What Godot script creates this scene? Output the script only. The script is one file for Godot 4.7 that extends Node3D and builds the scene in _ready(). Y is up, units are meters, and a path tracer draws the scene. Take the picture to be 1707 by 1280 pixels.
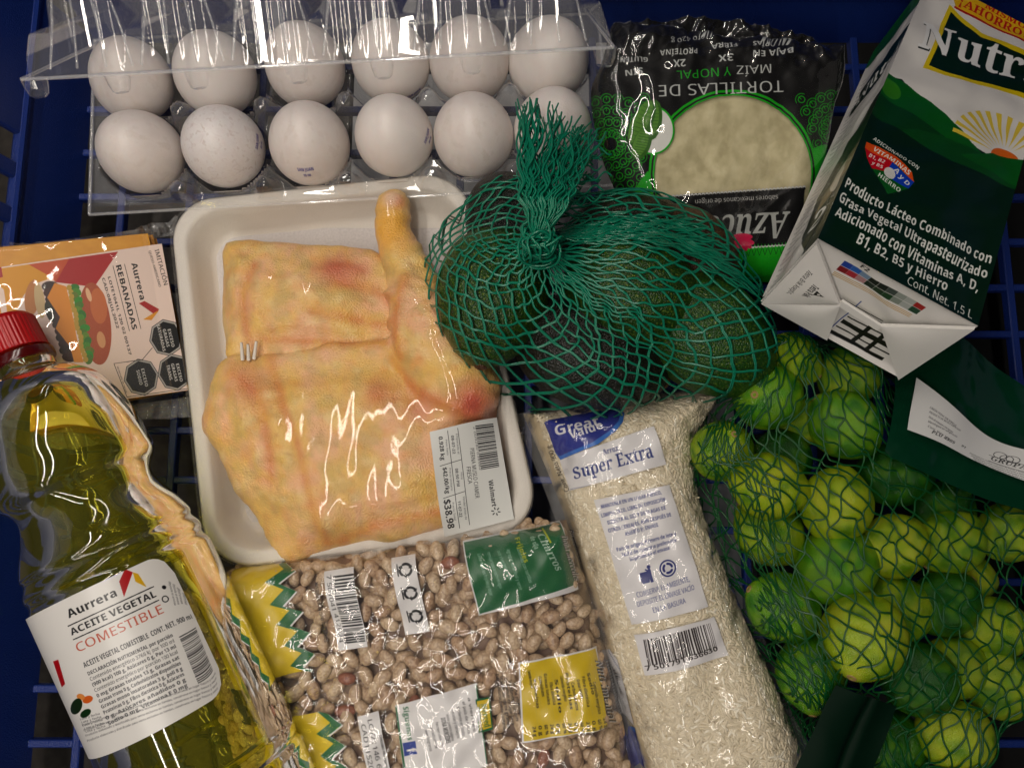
extends Node3D
# A blue shopping basket seen from above, filled with groceries. Units are metres, y is up.

const FPX := 1280.0
const CAM_H := 0.45
const TILT := 0.15707963
var cam_z := CAM_H * tan(TILT)
var taken := {}
var M := {}
var rng := RandomNumberGenerator.new()

# ------------------------------------------------------------------ layout helpers
func ray(px: float, py: float) -> Vector3:
	var a := (px - 853.5) / FPX
	var b := (640.0 - py) / FPX
	return Vector3(a, -cos(TILT) + sin(TILT) * b, -sin(TILT) - cos(TILT) * b)

func P(px: float, py: float, h: float) -> Vector3:
	var d := ray(px, py)
	return Vector3(0, CAM_H, cam_z) + d * ((h - CAM_H) / d.y)

func on(px: float, py: float, hf: Callable, off := 0.0) -> Vector3:
	var h := 0.03
	for i in 9:
		var p := P(px, py, h)
		h = lerpf(h, hf.call(p.x, p.z) + off, 0.75)
	return P(px, py, h)

func xz(v: Vector3) -> Vector2:
	return Vector2(v.x, v.z)

func smooth_line(pts: Array, n: int) -> PackedVector2Array:
	var out := PackedVector2Array()
	for k in n + 1:
		var t := float(k) / n * (pts.size() - 1)
		var i := mini(int(t), pts.size() - 2)
		var p0: Vector2 = pts[maxi(i - 1, 0)]
		var p1: Vector2 = pts[i]
		var p2: Vector2 = pts[i + 1]
		var p3: Vector2 = pts[mini(i + 2, pts.size() - 1)]
		out.append(p1.cubic_interpolate(p2, p0, p3, t - i))
	return out

func at_line(l: PackedVector2Array, v: float) -> Vector2:
	var t := clampf(v, 0, 1) * (l.size() - 1)
	var i := mini(int(t), l.size() - 2)
	return l[i].lerp(l[i + 1], t - i)

# ------------------------------------------------------------------ scene objects
func numbered(called: String) -> String:
	taken[called] = taken.get(called, 0) + 1
	return called if taken[called] == 1 else "%s_%03d" % [called, taken[called] - 1]

func tag(o: Node, label: String, category: String, group := "") -> Node:
	o.set_meta("label", label)
	o.set_meta("category", category)
	if group != "":
		o.set_meta("group", group)
	return o

func thing(called: String, label: String, category: String, at := Vector3.ZERO, group := "") -> Node3D:
	var o := Node3D.new()
	o.name = numbered(called)
	add_child(o, true)
	o.position = at
	tag(o, label, category, group)
	return o

func obj(called: String, mesh: Mesh, mat: Material, parent: Node = null) -> MeshInstance3D:
	var o := MeshInstance3D.new()
	o.mesh = mesh
	o.material_override = mat
	o.name = numbered(called) if parent == null else called
	if parent == null:
		add_child(o, true)
	else:
		parent.add_child(o, true)
		var g := Transform3D.IDENTITY
		var q: Node = parent
		while q is Node3D and q != self:
			g = q.transform * g
			q = q.get_parent()
		o.transform = g.affine_inverse()
	return o

func struct(called: String, mesh: Mesh, mat: Material) -> MeshInstance3D:
	var o := obj(called, mesh, mat)
	o.set_meta("kind", "structure")
	return o

# ------------------------------------------------------------------ mesh builder
class MB:
	var v := PackedVector3Array()
	var uv := PackedVector2Array()
	var c := PackedColorArray()
	var idx := PackedInt32Array()

	func grid(nu: int, nv: int, fn: Callable, flip := false, uvfn = null, colfn = null) -> void:
		var o := v.size()
		for j in nv + 1:
			for i in nu + 1:
				var a := float(i) / nu
				var b := float(j) / nv
				var p: Vector3 = fn.call(a, b)
				v.append(p)
				uv.append(uvfn.call(p, a, b) if uvfn != null else Vector2(a, b))
				if colfn != null:
					c.append(colfn.call(p, a, b))
		for j in nv:
			for i in nu:
				var q := o + j * (nu + 1) + i
				var r := q + nu + 1
				if flip:
					idx.append_array([q, r, q + 1, q + 1, r, r + 1])
				else:
					idx.append_array([q, q + 1, r, q + 1, r + 1, r])

	func tri(a: Vector3, b: Vector3, d: Vector3) -> void:
		var o := v.size()
		v.append_array([a, b, d])
		uv.append_array([Vector2.ZERO, Vector2.ZERO, Vector2.ZERO])
		idx.append_array([o, o + 1, o + 2])

	func tube(pts: PackedVector3Array, radius: float, sides := 4, taper := 1.0) -> void:
		var o := v.size()
		var n := pts.size()
		var up := Vector3(0.31, 0.9, 0.2).normalized()
		for i in n:
			var t := (pts[mini(i + 1, n - 1)] - pts[maxi(i - 1, 0)]).normalized()
			var a := up.cross(t)
			if a.length() < 0.01:
				a = Vector3.RIGHT.cross(t)
			a = a.normalized()
			var b := t.cross(a)
			var r := radius * lerpf(1.0, taper, float(i) / (n - 1))
			for k in sides:
				var g := TAU * k / sides
				v.append(pts[i] + (a * cos(g) + b * sin(g)) * r)
				uv.append(Vector2(float(k) / sides, float(i)))
		for i in n - 1:
			for k in sides:
				var q := o + i * sides + k
				var q2 := o + i * sides + (k + 1) % sides
				idx.append_array([q, q + sides, q2, q2, q + sides, q2 + sides])
		for k in range(1, sides - 1):
			idx.append_array([o, o + k, o + k + 1])
			var e := o + (n - 1) * sides
			idx.append_array([e, e + k + 1, e + k])

	# a bar with chamfered long edges from a to b
	func beam(a: Vector3, b: Vector3, w: float, h: float, up := Vector3.UP, ch := 0.0006) -> void:
		var t := (b - a).normalized()
		var x := up.cross(t).normalized()
		var y := t.cross(x)
		var hw := w * 0.5
		var hh := h * 0.5
		var ring := [Vector2(hw - ch, -hh), Vector2(hw, -hh + ch), Vector2(hw, hh - ch), Vector2(hw - ch, hh), Vector2(-hw + ch, hh), Vector2(-hw, hh - ch), Vector2(-hw, -hh + ch), Vector2(-hw + ch, -hh)]
		for k in 8:
			var p: Vector2 = ring[k]
			var q: Vector2 = ring[(k + 1) % 8]
			var p0 := a + x * p.x + y * p.y
			var p1 := a + x * q.x + y * q.y
			var p2 := b + x * q.x + y * q.y
			var p3 := b + x * p.x + y * p.y
			tri(p0, p2, p1)
			tri(p0, p3, p2)
		for k in range(1, 7):
			tri(a + x * ring[0].x + y * ring[0].y, a + x * ring[k].x + y * ring[k].y, a + x * ring[k + 1].x + y * ring[k + 1].y)
			tri(b + x * ring[0].x + y * ring[0].y, b + x * ring[k + 1].x + y * ring[k + 1].y, b + x * ring[k].x + y * ring[k].y)

	func commit(flat := false) -> ArrayMesh:
		var n := PackedVector3Array()
		var arr := []
		arr.resize(Mesh.ARRAY_MAX)
		if not flat:
			n.resize(v.size())
			var weld := {}
			var rep := PackedInt32Array()
			rep.resize(v.size())
			for i in v.size():
				var key := Vector3i((v[i] * 200000.0).round())
				if weld.has(key):
					rep[i] = weld[key]
				else:
					weld[key] = i
					rep[i] = i
			for k in range(0, idx.size(), 3):
				var a := v[idx[k]]
				var fnorm := (v[idx[k + 2]] - a).cross(v[idx[k + 1]] - a)
				n[rep[idx[k]]] += fnorm
				n[rep[idx[k + 1]]] += fnorm
				n[rep[idx[k + 2]]] += fnorm
			for i in v.size():
				if rep[i] == i:
					n[i] = n[i].normalized() if n[i].length() > 1e-20 else Vector3.UP
			for i in v.size():
				n[i] = n[rep[i]]
			arr[Mesh.ARRAY_VERTEX] = v
			arr[Mesh.ARRAY_NORMAL] = n
			arr[Mesh.ARRAY_TEX_UV] = uv
			if c.size() == v.size():
				arr[Mesh.ARRAY_COLOR] = c
			arr[Mesh.ARRAY_INDEX] = idx
		else:
			var fv := PackedVector3Array()
			var fu := PackedVector2Array()
			for k in range(0, idx.size(), 3):
				var a := v[idx[k]]
				var fnorm := (v[idx[k + 2]] - a).cross(v[idx[k + 1]] - a).normalized()
				for m in 3:
					fv.append(v[idx[k + m]])
					fu.append(uv[idx[k + m]])
					n.append(fnorm)
			arr[Mesh.ARRAY_VERTEX] = fv
			arr[Mesh.ARRAY_NORMAL] = n
			arr[Mesh.ARRAY_TEX_UV] = fu
		var m := ArrayMesh.new()
		m.add_surface_from_arrays(Mesh.PRIMITIVE_TRIANGLES, arr)
		return m

# surface of revolution about the axis from a towards d; prof holds Vector2(distance, radius)
func lathe(mb: MB, a: Vector3, d: Vector3, prof: PackedVector2Array, sides := 48) -> void:
	var x := d.cross(Vector3.UP if absf(d.y) < 0.9 else Vector3.RIGHT).normalized()
	var y := d.cross(x)
	var n := prof.size() - 1
	mb.grid(sides, n, func(u, v):
		var q: Vector2 = prof[roundi(v * n)]
		return a + d * q.x + (x * cos(u * TAU) + y * sin(u * TAU)) * q.y)

# ------------------------------------------------------------------ height fields
class Pouch:      # a filled bag: height rises from its outline
	var poly := PackedVector2Array()
	var base: Callable
	var H := 0.03
	var w := 0.03
	var noise: FastNoiseLite
	var amp := 0.0
	var L: PackedVector2Array
	var R: PackedVector2Array
	func dist(x: float, z: float) -> float:
		var p := Vector2(x, z)
		var best := 1e9
		var n := poly.size()
		for i in n:
			var q := Geometry2D.get_closest_point_to_segment(p, poly[i], poly[(i + 1) % n])
			best = minf(best, p.distance_squared_to(q))
		return sqrt(best) * (1.0 if Geometry2D.is_point_in_polygon(p, poly) else -1.0)
	func hf(x: float, z: float) -> float:
		var q := clampf(dist(x, z) / w, 0.0, 1.0)
		var k := sqrt(1.0 - (1.0 - q) * (1.0 - q))
		return base.call(x, z) + H * k + (noise.get_noise_2d(x * 1.0, z * 1.0) * amp * k if noise else 0.0)
	func point(u: float, v: float, off := 0.0) -> Vector3:
		var i := clampf(v, 0, 1) * (L.size() - 1)
		var k := mini(int(i), L.size() - 2)
		var p := L[k].lerp(L[k + 1], i - k).lerp(R[k].lerp(R[k + 1], i - k), u)
		return Vector3(p.x, hf(p.x, p.y) + off, p.y)

func pouch(rows: Array, base: Callable, H: float, w: float, amp: float, freq: float, sd: int) -> Pouch:
	var b := Pouch.new()
	b.base = base
	b.H = H
	b.w = w
	var l := []
	var r := []
	for q in rows:
		l.append(xz(on(q[0], q[1], base)))
		r.append(xz(on(q[2], q[3], base)))
	b.L = smooth_line(l, 24)
	b.R = smooth_line(r, 24)
	b.poly = b.L.duplicate()
	var back := b.R.duplicate()
	back.reverse()
	b.poly.append_array(back)
	b.noise = fnoise(sd, freq)
	b.amp = amp
	return b

func fnoise(sd: int, freq: float, oct := 3, ridged := false) -> FastNoiseLite:
	var n := FastNoiseLite.new()
	n.seed = sd
	n.frequency = freq
	n.noise_type = FastNoiseLite.TYPE_SIMPLEX_SMOOTH
	n.fractal_type = FastNoiseLite.FRACTAL_RIDGED if ridged else FastNoiseLite.FRACTAL_FBM
	n.fractal_octaves = oct
	return n

class Membrane:   # a sheet stretched over obstacles
	var x0: float
	var z0: float
	var cell: float
	var nx: int
	var nz: int
	var d := PackedFloat32Array()
	func solve(poly: PackedVector2Array, edge: Callable, obstacle: Callable, c: float, steps: int) -> void:
		cell = c
		var lo := poly[0]
		var hi := poly[0]
		for p in poly:
			lo = lo.min(p)
			hi = hi.max(p)
		x0 = lo.x - 3 * c
		z0 = lo.y - 3 * c
		nx = int((hi.x - lo.x) / c) + 7
		nz = int((hi.y - lo.y) / c) + 7
		var ob := PackedFloat32Array()
		var free := PackedInt32Array()
		for j in nz:
			for i in nx:
				var x := x0 + i * c
				var z := z0 + j * c
				var e: float = edge.call(x, z)
				var inside := Geometry2D.is_point_in_polygon(Vector2(x, z), poly)
				ob.append(maxf(obstacle.call(x, z), -1.0) if inside else e)
				d.append(maxf(ob[-1], e))
				if inside and i > 0 and j > 0 and i < nx - 1 and j < nz - 1:
					free.append(j * nx + i)
		for s in steps:
			for k in free:
				var avg := (d[k - 1] + d[k + 1] + d[k - nx] + d[k + nx]) * 0.25
				d[k] = maxf(ob[k], d[k] + 1.6 * (avg - d[k]))
	func at(x: float, z: float) -> float:
		var a := clampf((x - x0) / cell, 0.0, nx - 1.001)
		var b := clampf((z - z0) / cell, 0.0, nz - 1.001)
		var i := int(a)
		var j := int(b)
		a -= i
		b -= j
		var k := j * nx + i
		return lerpf(lerpf(d[k], d[k + 1], a), lerpf(d[k + nx], d[k + nx + 1], a), b)

class Blob:       # an ellipsoid: its top above (x, z)
	var p: Vector3
	var m: Basis
	func _init(at: Vector3, dir: Vector3, a: float, b: float) -> void:
		p = at
		var k := 1.0 / (a * a) - 1.0 / (b * b)
		var i := 1.0 / (b * b)
		m = Basis(Vector3(i + k * dir.x * dir.x, k * dir.x * dir.y, k * dir.x * dir.z), Vector3(k * dir.x * dir.y, i + k * dir.y * dir.y, k * dir.y * dir.z), Vector3(k * dir.x * dir.z, k * dir.y * dir.z, i + k * dir.z * dir.z))
	func top(x: float, z: float) -> float:
		var e := Vector3(x - p.x, 0, z - p.z)
		var me := m * e
		var qa := m.y.y
		var qb := me.y
		var qc := e.dot(me) - 1.0
		var disc := qb * qb - qa * qc
		return p.y + (-qb + sqrt(disc)) / qa if disc > 0 else -1.0

func patch(corners: Array, hf: Callable, off: float, nu := 14, nv := 14) -> ArrayMesh:
	var w := []
	for q in corners:
		w.append(xz(on(q.x, q.y, hf, off)))
	var mb := MB.new()
	mb.grid(nu, nv, func(u, v):
		var p: Vector2 = w[0].lerp(w[1], u).lerp(w[3].lerp(w[2], u), v)
		return Vector3(p.x, hf.call(p.x, p.y) + off, p.y))
	return mb.commit()

# the surface where field(p) is zero, by surface nets; negative is inside
func nets(lo: Vector3, hi: Vector3, cell: float, field: Callable, color: Callable) -> ArrayMesh:
	var n := Vector3i(((hi - lo) / cell).ceil()) + Vector3i.ONE
	var f := PackedFloat32Array()
	f.resize(n.x * n.y * n.z)
	for k in n.z:
		for i in n.x:
			var col: Callable = field.call(lo.x + i * cell, lo.z + k * cell)
			for j in n.y:
				f[(k * n.y + j) * n.x + i] = col.call(lo.y + j * cell)
	var mb := MB.new()
	var at := {}
	var sx := 1
	var sy := n.x
	var sz := n.x * n.y
	for k in n.z - 1:
		for j in n.y - 1:
			for i in n.x - 1:
				var b := (k * n.y + j) * n.x + i
				var s := Vector3.ZERO
				var cnt := 0
				for e in 12:
					var ax := e / 4
					var o1 := e & 1
					var o2 := (e >> 1) & 1
					var p0 := Vector3i(0, o1, o2) if ax == 0 else Vector3i(o1, 0, o2) if ax == 1 else Vector3i(o1, o2, 0)
					var st := [sx, sy, sz][ax] as int
					var i0 := b + p0.x * sx + p0.y * sy + p0.z * sz
					var f0 := f[i0]
					var f1 := f[i0 + st]
					if (f0 < 0) != (f1 < 0):
						var q := Vector3(p0)
						q[ax] += f0 / (f0 - f1)
						s += q
						cnt += 1
				if cnt:
					at[b] = mb.v.size()
					var p := lo + (Vector3(i, j, k) + s / cnt) * cell
					mb.v.append(p)
					mb.uv.append(Vector2(p.x, p.z) * 20.0)
					mb.c.append(color.call(p))
	for k in range(1, n.z - 1):
		for j in range(1, n.y - 1):
			for i in range(1, n.x - 1):
				var b := (k * n.y + j) * n.x + i
				for ax in 3:
					var st := [sx, sy, sz][ax] as int
					var u := [sy, sz, sx][ax] as int
					var w := [sz, sx, sy][ax] as int
					if (f[b] < 0) != (f[b + st] < 0):
						var q := [at[b], at[b - u], at[b - u - w], at[b - w]]
						if f[b] < 0:
							mb.idx.append_array([q[0], q[2], q[1], q[0], q[3], q[2]])
						else:
							mb.idx.append_array([q[0], q[1], q[2], q[0], q[2], q[3]])
	return mb.commit()

# ------------------------------------------------------------------ prints
class Pad:        # a drawing surface; its pen works in any coordinates that map turns into pixels
	var im: Image
	var map: Callable
	var fonts := {}
	static var caps := {}
	func _init(w: int, h: int, bg: Color, m: Callable) -> void:
		im = Image.create(w * 2, h * 2, false, Image.FORMAT_RGBA8)
		im.fill(bg)
		map = m
	func t(p: Vector2) -> Vector2:
		return map.call(p) * 2.0
	func fill_tri(a: Vector2, b: Vector2, d: Vector2, col: Color) -> void:
		if a.y > b.y:
			var q := a
			a = b
			b = q
		if b.y > d.y:
			var q := b
			b = d
			d = q
		if a.y > b.y:
			var q := a
			a = b
			b = q
		for y in range(maxi(ceili(a.y - 0.5), 0), mini(ceili(d.y - 0.5), im.get_height())):
			var yy := y + 0.5
			var s := a.lerp(d, (yy - a.y) / maxf(d.y - a.y, 1e-6)).x
			var e := a.lerp(b, (yy - a.y) / maxf(b.y - a.y, 1e-6)).x if yy < b.y else b.lerp(d, (yy - b.y) / maxf(d.y - b.y, 1e-6)).x
			var x0 := ceili(minf(s, e) - 0.5)
			var x1 := ceili(maxf(s, e) - 0.5)
			if x1 > x0:
				im.fill_rect(Rect2i(x0, y, x1 - x0, 1), col)
	func raw(pts: PackedVector2Array, col: Color) -> void:
		var ids := Geometry2D.triangulate_polygon(pts)
		for k in range(0, ids.size(), 3):
			fill_tri(pts[ids[k]], pts[ids[k + 1]], pts[ids[k + 2]], col)
	func poly(pts: Array, col: Color) -> void:
		var q := PackedVector2Array()
		for p in pts:
			q.append(t(p))
		raw(q, col)
	func rect(x: float, y: float, w: float, h: float, col: Color) -> void:
		poly([Vector2(x, y), Vector2(x + w, y), Vector2(x + w, y + h), Vector2(x, y + h)], col)
	func disc(at: Vector2, rx: float, ry: float, col: Color, turn := 0.0, n := 40) -> void:
		var q := []
		for k in n:
			q.append(at + Vector2(cos(TAU * k / n) * rx, sin(TAU * k / n) * ry).rotated(turn))
		poly(q, col)
	func line(pts: Array, w: float, col: Color) -> void:
		for k in pts.size() - 1:
			var d: Vector2 = (pts[k + 1] - pts[k])
			if d.length() < 1e-6:
				continue
			var s := d.orthogonal().normalized() * w * 0.5
			poly([pts[k] + s, pts[k + 1] + s, pts[k + 1] - s, pts[k] - s], col)
			if pts.size() > 2 and w > 1.5:
				disc(pts[k], w * 0.5, w * 0.5, col, 0, 8)
	func ring(at: Vector2, r: float, w: float, col: Color, a0 := 0.0, a1 := TAU, squash := 1.0) -> void:
		var q := []
		for k in 33:
			var g := lerpf(a0, a1, k / 32.0)
			q.append(at + Vector2(cos(g), sin(g) * squash) * r)
		line(q, w, col)
	# text whose baseline runs from a to b, with capitals cap high
	func text(s: String, a: Vector2, b: Vector2, cap: float, col: Color, bold := true, serif := false, slant := 0.0) -> void:
		var key := [bold, serif]
		if not fonts.has(key):
			var f := SystemFont.new()
			f.font_names = PackedStringArray(["Droid Serif" if serif else "Droid Sans"])
			f.font_weight = 700 if bold else 400
			fonts[key] = f
		var tm := TextMesh.new()
		tm.font = fonts[key]
		tm.font_size = 48
		tm.pixel_size = 1.0
		tm.depth = 0.0
		tm.curve_step = 3.0
		if not caps.has(key):
			tm.text = "H"
			caps[key] = tm.get_aabb()
		tm.text = s
		var box := tm.get_aabb()
		var hb: AABB = caps[key]
		if tm.get_surface_count() == 0:
			return
		var arr := tm.surface_get_arrays(0)
		var vs: PackedVector3Array = arr[Mesh.ARRAY_VERTEX]
		var ix = arr[Mesh.ARRAY_INDEX]
		var d := b - a
		var up := Vector2(d.y, -d.x).normalized() * cap
		if (t(a + Vector2(1, 0)) - t(a)).cross(t(a + Vector2(0, 1)) - t(a)) < 0:
			up = -up
		var q := PackedVector2Array()
		for p in vs:
			var cy := (p.y - hb.position.y) / hb.size.y
			q.append(t(a + d * ((p.x - box.position.x) / box.size.x) + (up + d.normalized() * slant * cap) * cy))
		if ix == null:
			ix = PackedInt32Array(range(q.size()))
		for k in range(0, ix.size(), 3):
			fill_tri(q[ix[k]], q[ix[k + 1]], q[ix[k + 2]], col)
	func barcode(o: Vector2, along: Vector2, across: Vector2, n: int, sd: int, col: Color) -> void:
		var r := RandomNumberGenerator.new()
		r.seed = sd
		var x := 0.0
		while x < n:
			var w := float(r.randi_range(1, 3)) * 0.8
			var a := o + along * (x / n)
			var b := o + along * (minf(x + w, n) / n)
			poly([a, b, b + across, a + across], col)
			x += w + r.randi_range(1, 3) * 0.8
	func tex() -> ImageTexture:
		im.shrink_x2()
		return ImageTexture.create_from_image(im)

# map from a quad given by three corners (o, towards x, towards y) to w x h pixels
func affine(o: Vector2, ax: Vector2, ay: Vector2, w: float, h: float) -> Callable:
	var inv := Transform2D(ax - o, ay - o, o).affine_inverse()
	return func(p: Vector2) -> Vector2:
		return (inv * p) * Vector2(w, h)

# ------------------------------------------------------------------ materials
func mat(c: Color, rough: float, metal := 0.0) -> StandardMaterial3D:
	var m := StandardMaterial3D.new()
	m.albedo_color = c
	m.roughness = rough
	m.metallic = metal
	return m

func print_mat(t: Texture2D, rough := 0.4, cut := false) -> StandardMaterial3D:
	var m := mat(Color.WHITE, rough)
	m.albedo_texture = t
	m.texture_repeat = false
	if cut:
		m.transparency = BaseMaterial3D.TRANSPARENCY_ALPHA_SCISSOR
		m.alpha_scissor_threshold = 0.5
	return m

func noise_tex(sd: int, freq: float, ramp: Array, oct := 4, size := 512, ridged := false) -> NoiseTexture2D:
	var t := NoiseTexture2D.new()
	t.width = size
	t.height = size
	t.seamless = true
	t.noise = fnoise(sd, freq, oct, ridged)
	if ramp.size():
		var g := Gradient.new()
		var off := PackedFloat32Array()
		var cols := PackedColorArray()
		for k in ramp:
			off.append(k[0])
			cols.append(k[1])
		g.offsets = off
		g.colors = cols
		t.color_ramp = g
	return t

func norm_tex(sd: int, freq: float, strength: float, oct := 3, ridged := false) -> NoiseTexture2D:
	var t := noise_tex(sd, freq, [], oct, 512, ridged)
	t.as_normal_map = true
	t.bump_strength = strength
	return t

func film(sd: int, freq: float, strength: float, rough := 0.05, alpha := 0.02, ridged := false, oct := 3) -> StandardMaterial3D:
	var m := mat(Color(1, 1, 1, alpha), rough)
	m.transparency = BaseMaterial3D.TRANSPARENCY_ALPHA
	m.metallic_specular = 0.6
	if strength > 0:
		m.normal_enabled = true
		m.normal_texture = norm_tex(sd, freq, strength, oct, ridged)
	return m

func tri_noise(m: StandardMaterial3D, t: Texture2D, scale: float) -> StandardMaterial3D:
	m.albedo_texture = t
	m.uv1_triplanar = true
	m.uv1_scale = Vector3.ONE * scale
	return m

func bump(m: StandardMaterial3D, t: Texture2D, cm: float) -> StandardMaterial3D:
	m.heightmap_enabled = true
	m.heightmap_texture = t
	m.heightmap_scale = cm
	return m

func _ready() -> void:
	rng.seed = 11
	setup_view()
	make_materials()
	build_basket()
	build_eggs()
	build_tortillas()
	build_milk()
	build_tray()
	build_cheese()
	build_beans()
	build_rice()
	build_bottle()
	build_avocados()
	build_limes()

func setup_view() -> void:
	var cam := Camera3D.new()
	cam.name = "camera"
	add_child(cam)
	cam.position = Vector3(0, CAM_H, cam_z)
	cam.rotation = Vector3(-PI / 2 + TILT, 0, 0)
	cam.fov = rad_to_deg(2.0 * atan(640.0 / FPX))
	cam.near = 0.01
	cam.far = 20.0
	cam.current = true
	var we := WorldEnvironment.new()
	we.name = "environment"
	var e := Environment.new()
	e.background_mode = Environment.BG_COLOR
	e.background_color = Color(0.04, 0.04, 0.04)
	e.tonemap_mode = Environment.TONE_MAPPER_LINEAR
	e.tonemap_exposure = 1.0
	e.sdfgi_enabled = true
	e.ssao_enabled = true
	e.ssil_enabled = true
	we.environment = e
	add_child(we)
	# two fluorescent tubes of the shop ceiling, behind the camera
	var glow := mat(Color(1, 1, 1), 0.5)
	glow.emission_enabled = true
	glow.emission = Color(1.0, 0.95, 0.88)
	glow.emission_energy_multiplier = 3.0
	var white := mat(Color(0.8, 0.8, 0.78), 0.5)
	for k in 6:
		var x: float = [-0.286, -0.12][k % 2]
		var z: float = [0.1, -1.45, 1.65][k / 2]
		var y := 0.80
		var o := thing("fluorescent_lamp", "%s tube of the %s ceiling lamp pair above the basket" % [["left", "right"][k % 2], ["middle", "far", "near"][k / 2]], "lamp", Vector3(x, y, z), "ceiling lamps")
		var mb := MB.new()
		mb.tube(PackedVector3Array([Vector3(x, y, z - 0.65), Vector3(x, y, z + 0.65)]), 0.009, 16)
		obj("lamp_tube", mb.commit(), glow, o)
		mb = MB.new()
		mb.beam(Vector3(x, y + 0.03, z - 0.7), Vector3(x, y + 0.03, z + 0.7), 0.05, 0.02)
		obj("lamp_housing", mb.commit(true), white, o)
		var l := AreaLight3D.new()
		l.name = "lamp_light" if k == 0 else "lamp_light_%03d" % k
		l.area_size = Vector2(0.018, 1.3)
		l.light_energy = LAMP * (1.0 if k < 2 else 0.32)
		l.light_color = Color(1.0, 0.965, 0.925)
		l.shadow_enabled = true
		add_child(l)
		l.position = Vector3(x, y - 0.012, z)
		l.rotation = Vector3(-PI / 2, 0, 0)

const LAMP := 0.315

func make_materials() -> void:
	M.blue = bump(mat(Color(0.07, 0.16, 0.42), 0.36), noise_tex(3, 0.05, []), 0.02)
	M.blue.uv1_triplanar = true
	M.blue.uv1_scale = Vector3.ONE * 30.0
	M.film = film(7, 0.012, 9.0, 0.06)
	M.wrinkle = film(8, 0.014, 16.0, 0.05, 0.02, true)
	M.pet = film(1, 0.01, 0.0, 0.03, 0.03)
	M.pet_edge = film(1, 0.01, 0.0, 0.06, 0.14)
	M.foam = bump(tri_noise(mat(Color(1, 1, 1), 0.55), noise_tex(21, 0.08, [[0.0, Color(0.80, 0.77, 0.73)], [1.0, Color(0.86, 0.84, 0.80)]]), 25.0), noise_tex(22, 0.12, []), 0.02)
	M.white = mat(Color(0.85, 0.84, 0.82), 0.45)

func planar(k: float) -> Callable:
	return func(p: Vector3, _a: float, _b: float) -> Vector2:
		return Vector2(p.x, p.z) * k

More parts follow.
